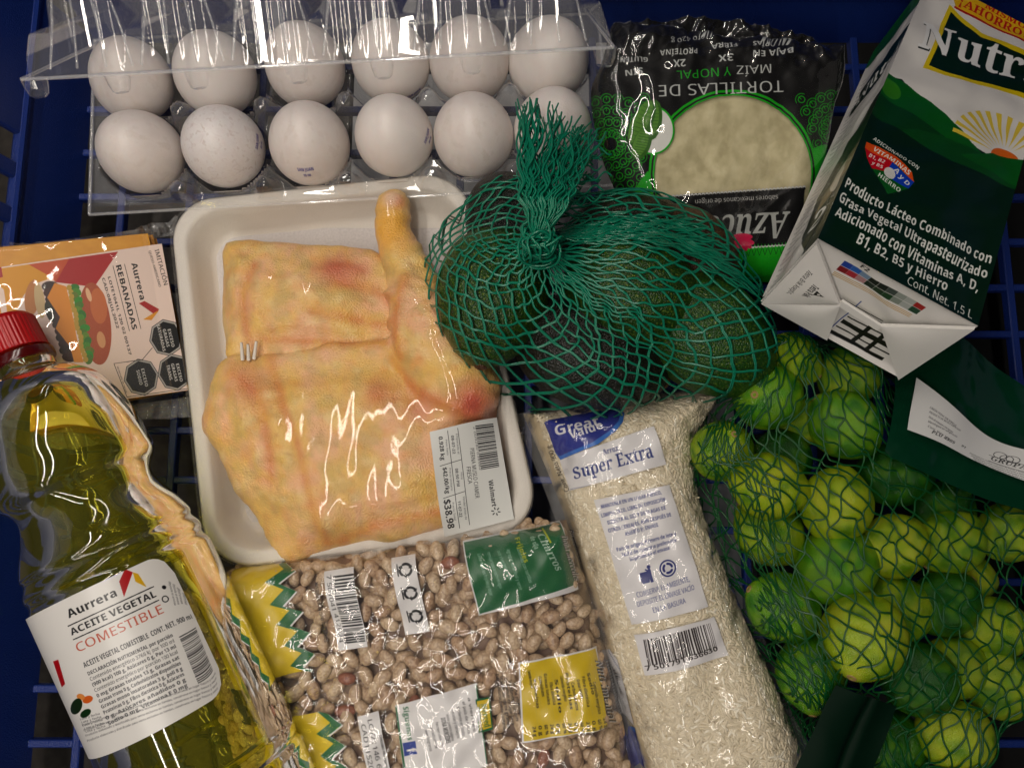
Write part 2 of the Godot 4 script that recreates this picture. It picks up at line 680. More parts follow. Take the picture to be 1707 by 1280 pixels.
# ------------------------------------------------------------------ basket and floor
func build_basket() -> void:
	var mb := MB.new()
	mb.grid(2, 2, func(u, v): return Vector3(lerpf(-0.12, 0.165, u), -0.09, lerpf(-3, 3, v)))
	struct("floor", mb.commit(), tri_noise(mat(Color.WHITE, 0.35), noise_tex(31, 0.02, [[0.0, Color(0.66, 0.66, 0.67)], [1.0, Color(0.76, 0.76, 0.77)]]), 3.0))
	mb = MB.new()
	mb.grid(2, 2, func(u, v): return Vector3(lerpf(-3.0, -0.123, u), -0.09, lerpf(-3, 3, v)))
	struct("shaded_floor", mb.commit(), tri_noise(mat(Color.WHITE, 0.6), noise_tex(32, 0.04, [[0.0, Color(0.16, 0.14, 0.13)], [1.0, Color(0.26, 0.24, 0.22)]]), 4.0))  # left part of the floor, its shade put into a dark brown colour
	mb = MB.new()
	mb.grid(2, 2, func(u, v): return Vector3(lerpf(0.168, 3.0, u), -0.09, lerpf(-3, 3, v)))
	struct("shaded_floor", mb.commit(), mat(Color(0.05, 0.05, 0.055), 0.6))  # right part of the floor, coloured near black in place of shade
	var b := thing("shopping_basket", "deep blue plastic shopping basket with slotted sides holding all the groceries", "basket")
	var x0 := -0.268
	var x1 := 0.345
	var z0 := -0.224
	var z1 := 0.30
	for k in 18:
		var z := 0.0275 + 0.029 * (k - 9)
		if z > z0 + 0.01:
			mb = MB.new()
			mb.beam(Vector3(x0, -0.0035, z), Vector3(x1, -0.0035, z), 0.0042, 0.006)
			obj("floor_bar", mb.commit(true), M.blue, b)
	for k in 15:
		mb = MB.new()
		var x := -0.1994 + 0.0418 * (k - 1)
		mb.beam(Vector3(x, -0.0030, z0), Vector3(x, -0.0030, z1), 0.0046, 0.0064)
		obj("floor_bar", mb.commit(true), M.blue, b)
	# left side: lower band, posts, upper band
	var wall := func(a: Vector3, c: Vector3, out: Vector3, called: String, low: float, high: float, pitch: float, wid: float, s0: float, s1: float):
		var n := (c - a).normalized()
		var lean := func(p: Vector3, h: float) -> Vector3: return p + out * (0.17 * h) + Vector3.UP * h
		var face := out.normalized()
		for q in [[-0.006, low], [high, 0.24]]:
			var m := MB.new()
			var mid: float = (q[0] + q[1]) * 0.5
			m.beam(lean.call(a, mid) + face * 0.002, lean.call(c, mid) + face * 0.002, 0.004, q[1] - q[0], Vector3.UP + out * 0.17, 0.0012)
			obj(called + "_band", m.commit(true), M.blue, b)
		var s := s0
		while s < s1:
			var m := MB.new()
			var p := a + n * s
			m.beam(lean.call(p, low - 0.002) + face * 0.002, lean.call(p, high + 0.002) + face * 0.002, wid, 0.0046, out, 0.001)
			obj(called + "_post", m.commit(true), M.blue, b)
			s += pitch
		var m2 := MB.new()
		m2.beam(lean.call(a, low) + face * 0.0015, lean.call(c, low) + face * 0.0015, 0.0068, 0.005, Vector3.UP, 0.0015)
		obj(called + "_rib", m2.commit(true), M.blue, b)
		for e in [[a, a + n * s0], [a + n * s1, c]]:
			if (e[0] - e[1]).length() > 0.005:
				var m := MB.new()
				var mid := (low + high) * 0.5
				m.beam(lean.call(e[0], mid) + face * 0.002, lean.call(e[1], mid) + face * 0.002, 0.0044, high - low + 0.003, Vector3.UP + out * 0.17, 0.0012)
				obj(called + "_corner", m.commit(true), M.blue, b)
	wall.call(Vector3(x0, 0, z0), Vector3(x0, 0, z1), Vector3.LEFT, "side", 0.045, 0.13, 0.026, 0.0095, 0.085, 0.53)
	wall.call(Vector3(x0, 0, z0), Vector3(x1, 0, z0), Vector3.FORWARD, "back", 0.032, 0.055, 0.032, 0.016, 0.06, 0.56)
	wall.call(Vector3(x1, 0, z0), Vector3(x1, 0, z1), Vector3.RIGHT, "right", 0.06, 0.10, 0.032, 0.016, 0.06, 0.5)
	wall.call(Vector3(x0, 0, z1), Vector3(x1, 0, z1), Vector3.BACK, "front", 0.045, 0.11, 0.032, 0.016, 0.06, 0.56)

# ------------------------------------------------------------------ eggs
func build_eggs() -> void:
	var front := [Vector2(233, 252), Vector2(371, 243), Vector2(515, 238), Vector2(656, 225), Vector2(789, 224), Vector2(922, 214)]
	var rear := [Vector2(218, 132), Vector2(357, 122), Vector2(507, 108), Vector2(650, 102), Vector2(783, 99), Vector2(915, 99)]
	var spots := []
	for q in rear + front:
		spots.append(P(q.x, q.y, 0.035))
	var mb := MB.new()
	mb.grid(40, 28, func(u, v):
		var g: float = v * PI
		var y: float = -cos(g)
		var r: float = 0.0228 * sin(g) * (1.0 - 0.09 * y)
		return Vector3(cos(u * TAU) * r, y * (0.0265 if y > 0 else 0.025), sin(u * TAU) * r), false)
	var egg := mb.commit()
	var skins := []
	for k in 3:
		var t := noise_tex(40 + k, [0.012, 0.05, 0.02][k], [[0.0, Color(0.86, 0.83, 0.82)], [0.66, Color(0.89, 0.87, 0.86)], [0.80, [Color(0.89, 0.87, 0.86), Color(0.79, 0.74, 0.72), Color(0.85, 0.82, 0.80)][k]], [1.0, Color(0.88, 0.86, 0.85)]])
		var m := tri_noise(mat(Color.WHITE, 0.42), t, 9.0)
		bump(m, noise_tex(45, 0.2, []), 0.012)
		m.subsurf_scatter_enabled = true
		m.subsurf_scatter_strength = 0.12
		m.albedo_color = [Color(1, 0.99, 0.975), Color(1, 1, 1), Color(0.98, 0.965, 0.95)][k]
		skins.append(m)
	var ink := mat(Color(0.13, 0.12, 0.55), 0.6)
	var words := ["leftmost", "second from the left", "third from the left", "fourth from the left", "fifth from the left", "rightmost"]
	var stamps := {0: Vector3(0.25, -0.1, 1), 1: Vector3(-0.35, -0.2, 1), 3: Vector3(0.7, -0.2, 0.9), 7: Vector3(1.0, 0.25, 0.0), 8: Vector3(0.05, 0.4, 0.9), 9: Vector3(0.9, 0.35, 0.2), 11: Vector3(0.1, 0.35, 0.9)}
	for k in 12:
		var where := "the rear row" if k < 6 else "the front row"
		var look: String = "speckled white egg" if k == 7 else "white egg under the green net tail" if k == 11 else "white egg with a blue stamp" if stamps.has(k) else "plain white egg"
		var o := thing("egg", "%s, %s in %s" % [look, words[k % 6], where], "egg", spots[k], "twelve white eggs in the carton")
		o.rotation = Vector3(0.10 + rng.randf_range(-0.1, 0.12), rng.randf() * TAU, rng.randf_range(-0.1, 0.1))
		var s := 1.0 + rng.randf_range(-0.02, 0.035)
		o.scale = Vector3.ONE * s
		var sh := MeshInstance3D.new()
		sh.name = "shell"
		sh.mesh = egg
		sh.material_override = skins[1] if k == 7 else skins[0] if k % 2 else skins[2]
		o.add_child(sh)
		if stamps.has(k):
			var dir: Vector3 = (o.basis.orthonormalized().inverse() * stamps[k]).normalized()
			var st := MeshInstance3D.new()
			st.name = "ink_stamp"
			st.mesh = stamp_mesh(dir, (o.basis.orthonormalized().inverse() * Vector3.UP).normalized())
			st.material_override = ink
			o.add_child(st)
	# the carton: a clear tray of twelve cups and its lid, half open
	var c := thing("egg_carton", "clear plastic egg carton with its moulded lid half open", "egg carton", spots[6])
	var ex: Vector3 = (spots[11] - spots[6])
	var pitch := ex.length() / 5.0
	ex = ex.normalized()
	var ez := Vector3(ex.z, 0, -ex.x)       # towards the back
	var gap: float = ((spots[0] - spots[6]).dot(ez) + (spots[5] - spots[11]).dot(ez)) * 0.5
	var o0: Vector3 = spots[6]
	o0.y = 0
	var W := 5 * pitch + 0.066
	var D := gap + 0.066
	mb = MB.new()
	mb.grid(190, 80, func(u, v):
		var x: float = -0.033 + W * u
		var z: float = -0.033 + D * v
		var h := 0.030
		var cx := clampf(roundf(x / pitch), 0, 5) * pitch
		var cz := clampf(roundf(z / gap), 0, 1) * gap
		var dx := x - cx
		var dz := z - cz
		var oct := maxf(maxf(absf(dx), absf(dz)), (absf(dx) + absf(dz)) * 0.74)
		var d := lerpf(oct, Vector2(dx, dz).length(), 0.5) / 0.0245
		if d < 1.0:
			h = 0.031 - 0.029 * pow(1.0 - d * d, 0.45)
		for i in 5:
			for jz in [-0.026, gap * 0.5, gap + 0.026]:
				var e := Vector2(x - (i + 0.5) * pitch, z - jz).length()
				if e < 0.008:
					h = maxf(h, 0.030 + 0.012 * minf(1.0, (0.008 - e) / 0.004))
		var edge := minf(minf(x + 0.033, W - 0.033 - x), minf(z + 0.033, D - 0.033 - z))
		if edge < 0.003:
			h = minf(h, 0.026 + edge)
		return o0 + ex * x + ez * z + Vector3.UP * h)
	doubled(mb, Vector3.UP * -0.0005)
	obj("tray", mb.commit(), M.pet, c)
	mb = MB.new()
	var rim := PackedVector3Array()
	for q in [Vector2(-0.033, -0.033), Vector2(W - 0.033, -0.033), Vector2(W - 0.033, D - 0.033), Vector2(-0.033, D - 0.033), Vector2(-0.033, -0.033)]:
		rim.append(o0 + ex * q.x + ez * q.y + Vector3.UP * 0.0265)
	for k in 4:
		mb.tube(PackedVector3Array([rim[k], rim[k + 1]]), 0.0009, 8)
	obj("tray_rim", mb.commit(), M.pet_edge, c)
	var a := deg_to_rad(47)
	var hinge := o0 + ez * (D - 0.033) + Vector3.UP * 0.031
	var dy := -ez * cos(a) + Vector3.UP * sin(a)
	var nn := ez * sin(a) + Vector3.UP * cos(a)
	var LW := W + 0.002
	var LD := 0.118
	var lid := func(x: float, y: float, z: float) -> Vector3: return hinge + ex * ((x - LW * 0.5) * 0.91 + LW * 0.5 - 0.030) + dy * y + nn * z
	mb = MB.new()
	mb.grid(320, 100, func(u, v):
		var x: float = LW * u
		var y: float = LD * v
		var i := clampf(floorf((x - 0.033 + pitch * 0.5) / pitch), 0, 5)
		var lx := absf(x - 0.033 - i * pitch)
		var h := 0.0
		var t := minf(y - 0.008, LD - 0.007 - y)
		var sx := 0.0235 - lx
		if t > 0 and sx > 0:
			h = minf(minf(sx * 4.2, t * 3.2), (sx + t - 0.007) * 3.0)
			h += 0.0009 * (1.0 if fmod(lx * 1000.0, 7.0) < 1.6 else 0.0) * clampf(h / 0.01, 0, 1)
			h = clampf(h, 0, 0.040)
		var between := 0.012 - absf(fmod(x - 0.033 + pitch * 20.0, pitch) - pitch * 0.5)
		if t > 0 and between > 0:
			h = maxf(h, minf(0.017, minf(t * 2.0, between * 3.0)))
		return lid.call(x, y, h))
	doubled(mb, nn * -0.0005)
	obj("lid", mb.commit(), M.pet, c)
	mb = MB.new()
	var lr := [lid.call(0, 0, 0), lid.call(0, LD, 0), lid.call(LW, LD, 0), lid.call(LW, 0, 0)]
	for k in 3:
		mb.tube(PackedVector3Array([lr[k], lr[k + 1]]), 0.0009, 8)
	obj("lid_rim", mb.commit(), M.pet_edge, c)
	for i in 6:
		mb = MB.new()
		for q in [[-0.0215, -0.0125], [-0.0075, -0.0045], [0.0075, 0.0045], [0.0215, 0.0125]]:
			var cx := 0.033 + i * pitch
			mb.tube(PackedVector3Array([lid.call(cx + q[0], LD - 0.0085, 0.002), lid.call(cx + lerpf(q[0], q[1], 0.5), LD - 0.017, 0.021), lid.call(cx + q[1], LD - 0.0215, 0.0395), lid.call(cx + q[1], LD - 0.05, 0.0402)]), 0.0006, 6)
		mb.tube(PackedVector3Array([lid.call(cx_of(i, pitch) - 0.0125, LD - 0.0215, 0.0395), lid.call(cx_of(i, pitch) + 0.0125, LD - 0.0215, 0.0395)]), 0.0006, 6)
		obj("dome_ridge", mb.commit(), M.pet_edge, c)
	for x in [0.004, 0.047, 0.088, 0.14, 0.185, 0.232, LW - 0.004]:
		mb = MB.new()
		lathe(mb, lid.call(x, LD - 0.004, -0.0005), -nn, PackedVector2Array([Vector2(0, 0.0058), Vector2(0.004, 0.0052), Vector2(0.0075, 0.0042), Vector2(0.0085, 0.003), Vector2(0.0085, 0.0001)]), 12)
		obj("clasp", mb.commit(true), M.pet, c)

func cx_of(i: int, pitch: float) -> float:
	return 0.033 + i * pitch

func doubled(mb: MB, by: Vector3) -> void:      # the other face of a thin sheet
	var n := mb.v.size()
	var m := mb.idx.size()
	for k in n:
		mb.v.append(mb.v[k] + by)
		mb.uv.append(mb.uv[k])
	for k in range(0, m, 3):
		mb.idx.append_array([mb.idx[k] + n, mb.idx[k + 2] + n, mb.idx[k + 1] + n])

func stamp_mesh(dir: Vector3, up: Vector3) -> ArrayMesh:
	var f := SystemFont.new()
	f.font_names = PackedStringArray(["Droid Sans"])
	f.font_weight = 700
	var tx := up.cross(dir).normalized()
	var ty := dir.cross(tx)
	var mb := MB.new()
	for row in 2:
		var tm := TextMesh.new()
		tm.font = f
		tm.font_size = 32
		tm.pixel_size = [0.0085, 0.0075][row]
		tm.depth = 0.0
		tm.text = ["SAN JUAN", "05 08"][row]
		var arr := tm.surface_get_arrays(0)
		var vs: PackedVector3Array = arr[Mesh.ARRAY_VERTEX]
		var ix = arr[Mesh.ARRAY_INDEX]
		if ix == null:
			ix = PackedInt32Array(range(vs.size()))
		var o := mb.v.size()
		for p in vs:
			var g := (dir + tx * p.x * 0.32 + ty * (p.y * 0.55 - row * 0.20)).normalized()
			var k := 1.0
			for i in 6:       # out along g to the shell
				var y := g.y * k
				var yy := y / (0.0265 if y > 0 else 0.025)
				var rr := Vector2(g.x, g.z).length() * k
				var want := 0.0228 * sqrt(maxf(0.0, 1.0 - minf(yy * yy, 1.0))) * (1.0 - 0.09 * yy)
				var have := maxf(sqrt(pow(rr / 0.0228 / (1.0 - 0.09 * yy), 2.0) + yy * yy), 1e-4)
				k /= have if want >= 0 else 1.0
			mb.v.append(g * (k + 0.00012))
			mb.uv.append(Vector2.ZERO)
		for q in ix:
			mb.idx.append(o + q)
	return mb.commit()

# ------------------------------------------------------------------ tortillas
func build_tortillas() -> void:
	var base := func(x: float, z: float) -> float:
		return 0.012 + 0.05 * clampf((-0.06 - z) / 0.14, 0, 1)
	var b := pouch([[1018, 46, 1402, 86], [1002, 110, 1404, 135], [985, 160, 1388, 185], [1003, 260, 1374, 270], [1038, 350, 1352, 350], [1062, 470, 1330, 470]], base, 0.016, 0.018, 0.0035, 22.0, 5)
	var crumple := fnoise(61, 38.0, 3, true)
	var curve := func(u: float, v: float) -> Vector3:
		var p := b.point(u, v, 0)
		var k := pow(1.0 - v, 2.0) * sin(PI * u)
		p.z -= 0.009 * k
		p.y = b.hf(p.x, p.z) + crumple.get_noise_2d(p.x * 1.0, p.z * 0.7) * 0.0045 * clampf(1.25 - v * 3.2, 0.03, 1.0)
		return p
	# the printed film, drawn flat in the bag's own plan
	var o := xz(on(960, 20, b.hf))
	var e := xz(on(1430, 480, b.hf))
	var span := Vector2(0.168, 0.168)
	var org := Vector2(o.x - 0.004, o.y - 0.012)
	var flat := func(p: Vector2) -> Vector2:
		var w := on(p.x, p.y, b.hf)
		return (xz(w) - org) / span * 1000.0
	var pad := Pad.new(1000, 1000, Color(0.022, 0.022, 0.024), flat)
	var green := Color(0.05, 0.60, 0.06)
	# mandala corners: bright green outlines over black
	for side in 2:
		var cx: Vector2 = [Vector2(1018, 240), Vector2(1392, 215)][side]
		for k in 5:
			for m in 13 + k * 4:
				var g := TAU * m / (13 + k * 4) + k * 0.2
				var r := 17.0 + k * 19.0
				var q := cx + Vector2(cos(g), sin(g)) * r
				if q.distance_to(Vector2(1222, 285)) < 150 or q.y > (335 if side == 0 else 290) or q.y < 158:
					continue
				pad.ring(q, 5.5, 1.5, green, 0, TAU, 1.0)
				pad.ring(q, 10.0, 1.2, green, g - 1.4, g + 1.4)
				pad.line([q, q + Vector2(cos(g), sin(g)) * 7], 1.2, green)
	var rim := []
	for k in 41:
		rim.append(Vector2(1222, 290) + Vector2(cos(TAU * k / 40), sin(TAU * k / 40)) * 141)
	pad.poly([Vector2(1048, 330), Vector2(1080, 285), Vector2(1110, 330), Vector2(1110, 500), Vector2(1060, 500)], green)
	pad.poly([Vector2(1340, 255), Vector2(1382, 245), Vector2(1345, 360), Vector2(1330, 500), Vector2(1300, 500), Vector2(1300, 330)], green)
	pad.poly(rim, green)
	pad.disc(Vector2(1222, 290), 137, 137, Color(0.02, 0.02, 0.02))
	pad.disc(Vector2(1222, 290), 134, 134, green)
	pad.disc(Vector2(1222, 290), 131, 131, Color(0, 0, 0, 0))
	# banner with scalloped edge
	pad.poly([Vector2(1100, 415), Vector2(1330, 400), Vector2(1330, 520), Vector2(1090, 520)], green)
	var scal := Color(0.75, 0.75, 0.74)
	pad.poly([Vector2(1096, 330), Vector2(1342, 312), Vector2(1336, 405), Vector2(1110, 421)], Color(0.022, 0.022, 0.024))
	for k in 40:
		var q := Vector2(1098, 329).lerp(Vector2(1341, 312), k / 39.0)
		pad.disc(q, 3.0, 3.0, scal, 0, 8)
		pad.disc(q + Vector2(0, 2.4), 2.6, 2.6, Color(0.022, 0.022, 0.024), 0, 8)
		q = Vector2(1112, 421).lerp(Vector2(1336, 406), k / 39.0)
		pad.disc(q, 2.8, 2.8, scal, 0, 8)
		pad.disc(q - Vector2(0, 2.4), 2.4, 2.4, Color(0.022, 0.022, 0.024), 0, 8)
	for k in 26:
		var q := Vector2(1106, 424).lerp(Vector2(1336, 409), k / 25.0)
		pad.line([q, q + Vector2(4, 12), q + Vector2(8, 0)], 1.0, Color(0.01, 0.25, 0.03))
	pad.text("sabores mexicanos de origen", Vector2(1297, 325), Vector2(1159, 333), 8, Color(0.72, 0.72, 0.70), false)
	pad.text("Azucena", Vector2(1318, 352), Vector2(1122, 364), 44, Color(0.62, 0.63, 0.61), true, true, 0.25)
	for k in 6:
		var g := PI * 0.1 + PI * 0.8 * k / 5
		pad.disc(Vector2(1240, 400) + Vector2(cos(g), sin(g)) * 9, 10, 4.5, Color(0.72, 0.03, 0.25), g, 12)
	pad.disc(Vector2(1238, 395), 17, 6, Color(0.72, 0.03, 0.25))
	# cactus badge
	pad.disc(Vector2(1088, 217), 37, 41, green)
	pad.disc(Vector2(1088, 217), 34, 38, Color(0.80, 0.80, 0.78))
	for q in [[Vector2(1088, 200), 16.0, 34.0, 0.12], [Vector2(1070, 205), 17.0, 42.0, 0.45], [Vector2(1070, 240), 15.0, 28.0, 0.35]]:
		pad.disc(q[0], q[1], q[2], Color(0.17, 0.36, 0.08), q[3])
		pad.disc(q[0] + Vector2(-2, -2), q[1] - 3.5, q[2] - 4, Color(0.30, 0.50, 0.14), q[3])
		for k in 11:
			var c: Vector2 = q[0] + Vector2(0, -q[2] + 5 + k * (q[2] * 2 - 10) / 10.0).rotated(q[3])
			pad.line([c + Vector2(-q[1] * 0.6, 3).rotated(q[3]), c + Vector2(q[1] * 0.6, 0).rotated(q[3])], 1.1, Color(0.16, 0.34, 0.08))
	var grey := Color(0.70, 0.71, 0.70)
	pad.text("TORTILLAS DE", Vector2(1306, 134), Vector2(1098, 142), 19, grey, false)
	pad.text("MAÍZ", Vector2(1285, 108), Vector2(1228, 110), 14, grey, false)
	pad.text("Y NOPAL", Vector2(1218, 112), Vector2(1128, 118), 14, Color(0.07, 0.6, 0.1), false)
	pad.text("BAJA EN", Vector2(1320, 82), Vector2(1255, 86), 9.5, grey)
	pad.text("CALORÍAS", Vector2(1316, 70), Vector2(1254, 72), 7, grey)
	pad.text("3X", Vector2(1222, 91), Vector2(1197, 93), 11, grey)
	pad.text("FIBRA", Vector2(1228, 72), Vector2(1186, 75), 8.5, grey)
	pad.text("2X", Vector2(1143, 98), Vector2(1122, 100), 12, grey)
	pad.text("PROTEÍNA", Vector2(1162, 82), Vector2(1100, 85), 8.5, grey)
	pad.text("SIN", Vector2(1071, 113), Vector2(1042, 117), 10, grey)
	pad.text("GLUTEN", Vector2(1080, 95), Vector2(1034, 97), 8, grey)
	pad.text("Cont. Neto 420 g", Vector2(1220, 53), Vector2(1118, 66), 8, grey, false)
	var sheet := print_mat(pad.tex(), 0.5, true)
	sheet.metallic_specular = 0.3
	var bag := thing("tortilla_bag", "black and green bag of tortillas with a round window, upside down against the back", "bag", Vector3(b.point(0.5, 0.5).x, 0.01, b.point(0.5, 0.5).z))
	var mb := MB.new()
	mb.grid(110, 120, curve, false, func(p: Vector3, _a: float, _b: float) -> Vector2:
		return (Vector2(p.x, p.z) - org) / span)
	obj("printed_film", mb.commit(), sheet, bag)
	mb = MB.new()
	mb.grid(30, 30, func(u, v):
		var p: Vector3 = curve.call(u, v)
		p.y = b.base.call(p.x, p.z) - 0.001
		return p, true)
	obj("bag_back", mb.commit(), mat(Color(0.03, 0.03, 0.03), 0.3), bag)
	mb = MB.new()
	mb.grid(110, 120, func(u, v):
		var p: Vector3 = curve.call(u, v)
		p.y += 0.0006
		return p, false, planar(9.0))
	obj("gloss_film", mb.commit(), film(9, 0.006, 2.0, 0.03, 0.005, false, 1), bag)
	# the top tortilla of the stack, seen through the window
	var mid := on(1222, 288, b.hf)
	mb = MB.new()
	mb.grid(64, 30, func(u, v):
		var r: float = minf(v * 1.12, 1.0) * 0.056 * (1.0 + 0.012 * sin(u * TAU * 3.0))
		var x := mid.x + cos(u * TAU) * r
		var z := mid.z + sin(u * TAU) * r
		var h: float = b.hf(x, z) - 0.0022
		return Vector3(x, h if v < 0.9 else h - 0.006 * (v - 0.9) * 10.0, z), true)
	var tm := tri_noise(mat(Color.WHITE, 0.75), noise_tex(62, 0.035, [[0.0, Color(0.60, 0.56, 0.42)], [0.33, Color(0.67, 0.63, 0.48)], [0.5, Color(0.73, 0.69, 0.54)], [0.72, Color(0.78, 0.74, 0.59)], [1.0, Color(0.82, 0.79, 0.65)]], 6), 4.2)
	bump(tm, noise_tex(63, 0.09, []), 0.05)
	tag(obj("tortilla", mb.commit(), tm), "pale corn tortilla seen through the round window of the black bag", "tortilla")

# ------------------------------------------------------------------ milk carton
func build_milk() -> void:
	var pull := 0.81 / 0.85
	var eye := Vector3(0, CAM_H, cam_z)
	var at := func(p: Vector3) -> Vector3: return eye + (p - eye) * pull
	var A: Vector3 = at.call(Vector3(0.13903, 0.11611, -0.04846))
	var B: Vector3 = at.call(Vector3(0.20899, 0.11443, -0.00816))
	var C: Vector3 = at.call(Vector3(0.19919, 0.06132, 0.00664))
	var D: Vector3 = at.call(Vector3(0.12923, 0.06299, -0.03366))
	var up := Vector3(0.08350, -0.05644, -0.14732).normalized()
	var H := 0.2144
	var ex := (B - A)
	var ez := (D - A)
	var nf := -ez.normalized()         # out of the front face
	# front print, in millimetres of the face: x to the right, y up from the bottom edge
	var pad := Pad.new(420, 1170, Color(0.80, 0.79, 0.77), func(p: Vector2) -> Vector2: return Vector2(p.x / 80.75 * 420.0, 1170.0 - p.y / 225.0 * 1170.0))
	var dark := Color(0.012, 0.115, 0.065)
	var mid := Color(0.03, 0.30, 0.08)
	var V := func(x: float, y: float) -> Vector2: return Vector2(x, y)
	pad.poly([V.call(-1, -1), V.call(82, -1), V.call(82, 112), V.call(40, 110), V.call(22, 122), V.call(8, 130), V.call(-1, 126)], dark)
	# hills behind
	var hill := []
	for k in 21:
		var x := -1.0 + 83.0 * k / 20.0
		hill.append(Vector2(x, 124.0 + 7.0 * sin(x * 0.055 + 0.6) - x * 0.16))
	hill.append(Vector2(82, 80))
	hill.append(Vector2(-1, 80))
	pad.poly(hill, mid)
	for q in [[0.0, 95.0, 60.0, 16.0, Color(0.02, 0.20, 0.07)], [62.0, 92.0, 44.0, 17.0, Color(0.03, 0.24, 0.08)], [12.0, 76.0, 70.0, 18.0, dark], [70.0, 74.0, 50.0, 20.0, dark], [40.0, 62.0, 60.0, 22.0, dark]]:
		pad.disc(Vector2(q[0], q[1]), q[2], q[3], q[4])
	pad.disc(Vector2(4, 119), 7, 6, Color(0.16, 0.42, 0.08))
	# sun and its rays
	for k in 15:
		var g := PI * (0.04 + 0.98 * k / 14.0)
		var d := Vector2(cos(g), sin(g))
		var s := d.orthogonal() * 1.6
		var c := Vector2(72, 116)
		if d.x < 0.6:
			pad.poly([c + d * 7.0, c + d * 30.0 + s, c + d * 30.0 - s], Color(0.80, 0.70, 0.22))
	pad.disc(Vector2(72, 114), 7, 7, Color(0.78, 0.36, 0.08))
	pad.poly([V.call(50, 100), V.call(82, 96), V.call(82, 117), V.call(66, 114)], mid)
	# logo banner
	pad.poly([V.call(16.5, 150), V.call(40, 155), V.call(69, 165), V.call(90, 168), V.call(90, 208), V.call(60, 203), V.call(40, 201), V.call(17, 210.5)], Color(0.78, 0.68, 0.04))
	pad.poly([V.call(19, 154), V.call(40, 158.5), V.call(69, 168.5), V.call(90, 172), V.call(90, 204), V.call(60, 199), V.call(40, 197), V.call(19.5, 206)], dark)
	pad.text("Nutri", V.call(9.6, 161), V.call(78.4, 180), 24.5, Color(0.04, 0.08, 0.06), true, true, 0.2)
	pad.text("Nutri", V.call(9, 162), V.call(78, 181), 24.5, Color(0.83, 0.83, 0.82), true, true, 0.2)
	pad.ring(V.call(78, 160), 1.6, 0.5, dark)
	pad.text("R", V.call(77.3, 159.2), V.call(78.8, 159.2), 1.6, dark)
	pad.poly([V.call(12, 226), V.call(21, 211), V.call(82, 212), V.call(82, 226)], Color(0.80, 0.62, 0.03))
	pad.line([V.call(20, 211), V.call(82, 212)], 1.6, Color(0.62, 0.03, 0.04))
	pad.text("¡AHORRO!", V.call(22, 214.5), V.call(64, 214.5), 6.6, Color(0.66, 0.03, 0.04), true, true)
	pad.text("MISMO", V.call(36, 222.2), V.call(62, 222.2), 3.6, Color(0.66, 0.03, 0.04), true, true)
	# vitamins shield
	pad.poly([V.call(3.5, 74), V.call(10, 75.5), V.call(20, 74.5), V.call(30, 70.5), V.call(33, 66), V.call(31.5, 60), V.call(23, 50), V.call(12, 58), V.call(5, 68)], Color(0.03, 0.30, 0.09))
	pad.poly([V.call(3.5, 74), V.call(10, 75.5), V.call(20, 74.5), V.call(30, 70.5), V.call(33, 66), V.call(22, 69), V.call(4, 70)], Color(0.78, 0.27, 0.06))
	pad.poly([V.call(4, 70), V.call(19, 69.4), V.call(18, 62), V.call(11, 59)], Color(0.66, 0.03, 0.09))
	pad.poly([V.call(19, 69.4), V.call(33, 66), V.call(31.5, 60), V.call(22, 60), V.call(18, 62)], Color(0.05, 0.20, 0.62))
	pad.disc(V.call(20, 62.5), 3.2, 3.2, Color(0.75, 0.75, 0.74))
	var wht := Color(0.84, 0.84, 0.82)
	pad.text("ADICIONADO CON", V.call(6, 78), V.call(32, 73.5), 2.6, wht)
	pad.text("VITAMINAS", V.call(8, 71.6), V.call(29, 67.8), 2.9, wht)
	pad.text("B1, B2", V.call(7.5, 66.5), V.call(15.5, 65.8), 2.4, wht)
	pad.text("y B5", V.call(10, 62.5), V.call(15.5, 62), 2.2, wht)
	pad.text("A y D", V.call(21, 65.5), V.call(30.5, 61.5), 2.8, wht)
	pad.text("HIERRO", V.call(15, 56.5), V.call(28, 55), 2.8, wht)
	pad.text("Producto Lácteo Combinado con", V.call(2, 38.5), V.call(79, 39.5), 6.6, wht)
	pad.text("Grasa Vegetal Ultrapasteurizado", V.call(2, 28.5), V.call(79, 29.5), 6.6, wht)
	pad.text("Adicionado con Vitaminas A, D,", V.call(3, 18.8), V.call(77, 19.6), 6.6, wht)
	pad.text("B1, B2, B5 y Hierro", V.call(17, 10.4), V.call(63, 10.6), 6.4, wht)
	pad.text("Cont. Net. 1,5 L", V.call(45, 2.4), V.call(77.5, 2.6), 5.6, wht, false)
	var front := print_mat(pad.tex(), 0.32)
	var o := thing("milk_carton", "tall green and white carton of dairy drink lying tilted, folded bottom facing the viewer", "carton", (A + C) * 0.5)
	var dent := fnoise(151, 32.0, 2)
	var face := func(called: String, p: Vector3, q: Vector3, r: Vector3, s: Vector3, m: Material):
		var mb := MB.new()
		var n := (q - p).cross(s - p).normalized()
		mb.grid(24, 48, func(u, v):
			var e := minf(minf(u, 1 - u) * 10.0, minf(v, 1 - v) * 20.0)
			var w: Vector3 = p.lerp(q, u).lerp(s.lerp(r, u), v)
			return w + n * (0.0016 * sqrt(clampf(e, 0, 1)) + 0.0016 * dent.get_noise_2d(w.x + w.y, w.z + w.y) * clampf(e, 0, 1)))
		return obj(called, mb.commit(), m, o)
	var T := up * H
	face.call("front_panel", A + T, B + T, B, A, front)
	# side panel
	pad = Pad.new(240, 900, Color(0.80, 0.79, 0.77), func(p: Vector2) -> Vector2: return Vector2(p.x / 56.0 * 240.0, 900.0 - p.y / 225.0 * 900.0))
	pad.poly([V.call(56, -1), V.call(56, 126), V.call(34, 112), V.call(28, 84), V.call(20, 62), V.call(22, 30), V.call(40, -1)], dark)
